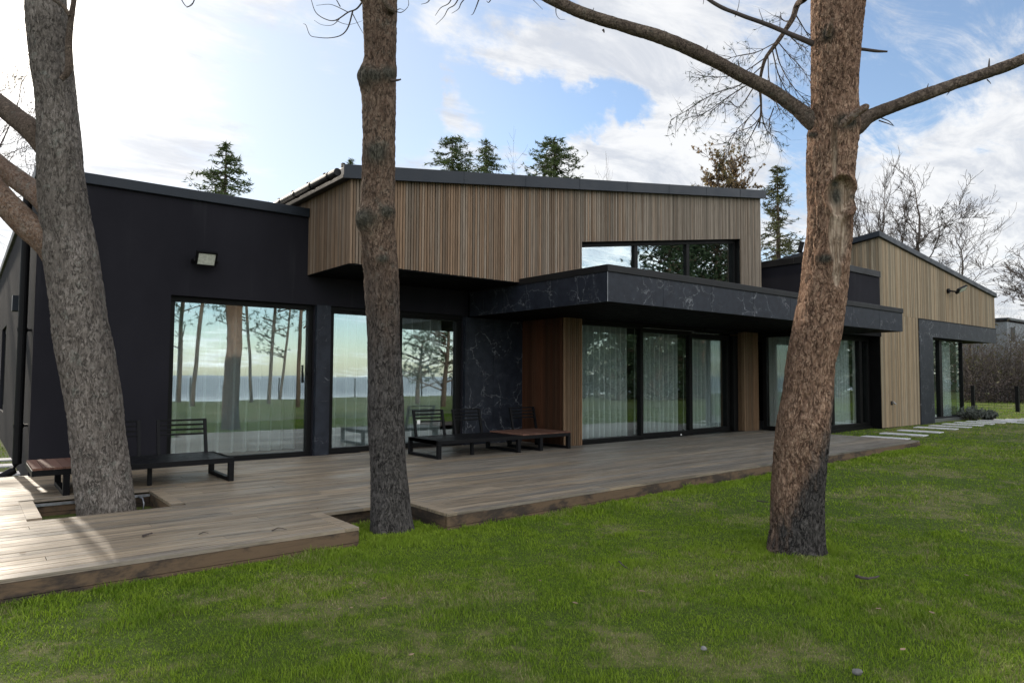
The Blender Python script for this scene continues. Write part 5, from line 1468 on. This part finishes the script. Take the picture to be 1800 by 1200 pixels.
# ------------------------------------------------------------------ small litter
def leaf(px, py, Z, size, rot, label, mat='leaf_dry', group='dry leaves and bark bits'):
    b = P(px, py, Z=Z)
    mb_ = MB(); c, s = math.cos(rot), math.sin(rot)
    prof = [(-1, 0), (-0.5, 0.4), (0.1, 0.48), (0.7, 0.25), (1, 0), (0.7, -0.25), (0.1, -0.48), (-0.5, -0.4)]
    up = [(b.x + (u * c - v * s) * size, b.y + (u * s + v * c) * size, Z + 0.006 + 0.35 * size * abs(v) + 0.15 * size * u * u) for u, v in prof]
    k = len(up)
    lo = [(x, y, z - 0.002) for x, y, z in up]
    mb_.add(up + lo, [tuple(range(k)), tuple(reversed(range(k, 2 * k)))] + [(i, i + k, (i + 1) % k + k, (i + 1) % k) for i in range(k)])
    return tag(mb_.build('dry_leaf', M[mat]), label, 'leaf', group)
GL = 'small dry leaf lying on the lawn'; DL = 'small dry leaf lying on the deck boards'
for i, (px, py) in enumerate(((617, 1026), (640, 1026), (674, 1053), (618, 1069), (597, 1071), (1128, 1040), (1260, 1012), (1544, 1071), (1638, 1078), (1752, 911), (1699, 1012), (1587, 1143), (949, 1021), (723, 1152), (1011, 1061))):
    leaf(px, py, 0.045, 0.014 + 0.004 * (i % 3), i * 1.7, GL)
for i, (px, py) in enumerate(((40, 973), (558, 894), (815, 801), (905, 797), (910, 797), (1000, 808), (1012, 810), (830, 799), (745, 846), (945, 755), (957, 756))):
    leaf(px, py, DZ if py > 780 else DZ + 0.3, 0.02, i * 1.3, DL if py > 780 else 'small dry leaf lying on the red brown table top')
def stick(pts, r, label, Z):
    c = catmull([list(P(a, b, Z=Z + 0.006 + r)) for a, b in pts], 6)
    c[:, :2] += np.random.default_rng(len(label)).normal(size=(len(c), 2)) * r * 0.35
    mb_ = MB().tube([tuple(q) for q in c], list(r * np.linspace(1, 0.45, len(c))), 6)
    return tag(mb_.build('fallen_twig', M['twig']), label, 'twig', 'fallen twigs')
stick([(252, 941), (260, 938), (267, 936)], 0.010, 'short thick piece of twig on the deck in front of the tree pit', DZ)
stick([(350, 938), (358, 935), (366, 936)], 0.004, 'thin curved twig on the deck left of the notch', DZ)
stick([(478, 932), (490, 927), (504, 930)], 0.004, 'thin curved twig on the deck beside the notch trim', DZ)
stick([(1505, 1012), (1525, 1016), (1546, 1012)], 0.012, 'dark bark stick on the lawn in front of the right pine', 0.05)
stick([(1088, 986), (1098, 995), (1104, 998)], 0.006, 'short twig on the lawn between the middle and right pines', 0.05)
stick([(1330, 880), (1342, 881), (1352, 882)], 0.008, 'dark twig on the grass left of the right pine foot', 0.05)
rock('small grey stone in the grass at the bottom right of the lawn', 1507, 1182, (0.024, 0.02, 0.014), 7, 0.02, name='pebble', cat='stone', group='small stones in the lawn')
rock('small pale pink stone in the grass near the bottom middle of the lawn', 1237, 1140, (0.015, 0.015, 0.011), 8, 0.025, name='pebble', cat='stone', group='small stones in the lawn')
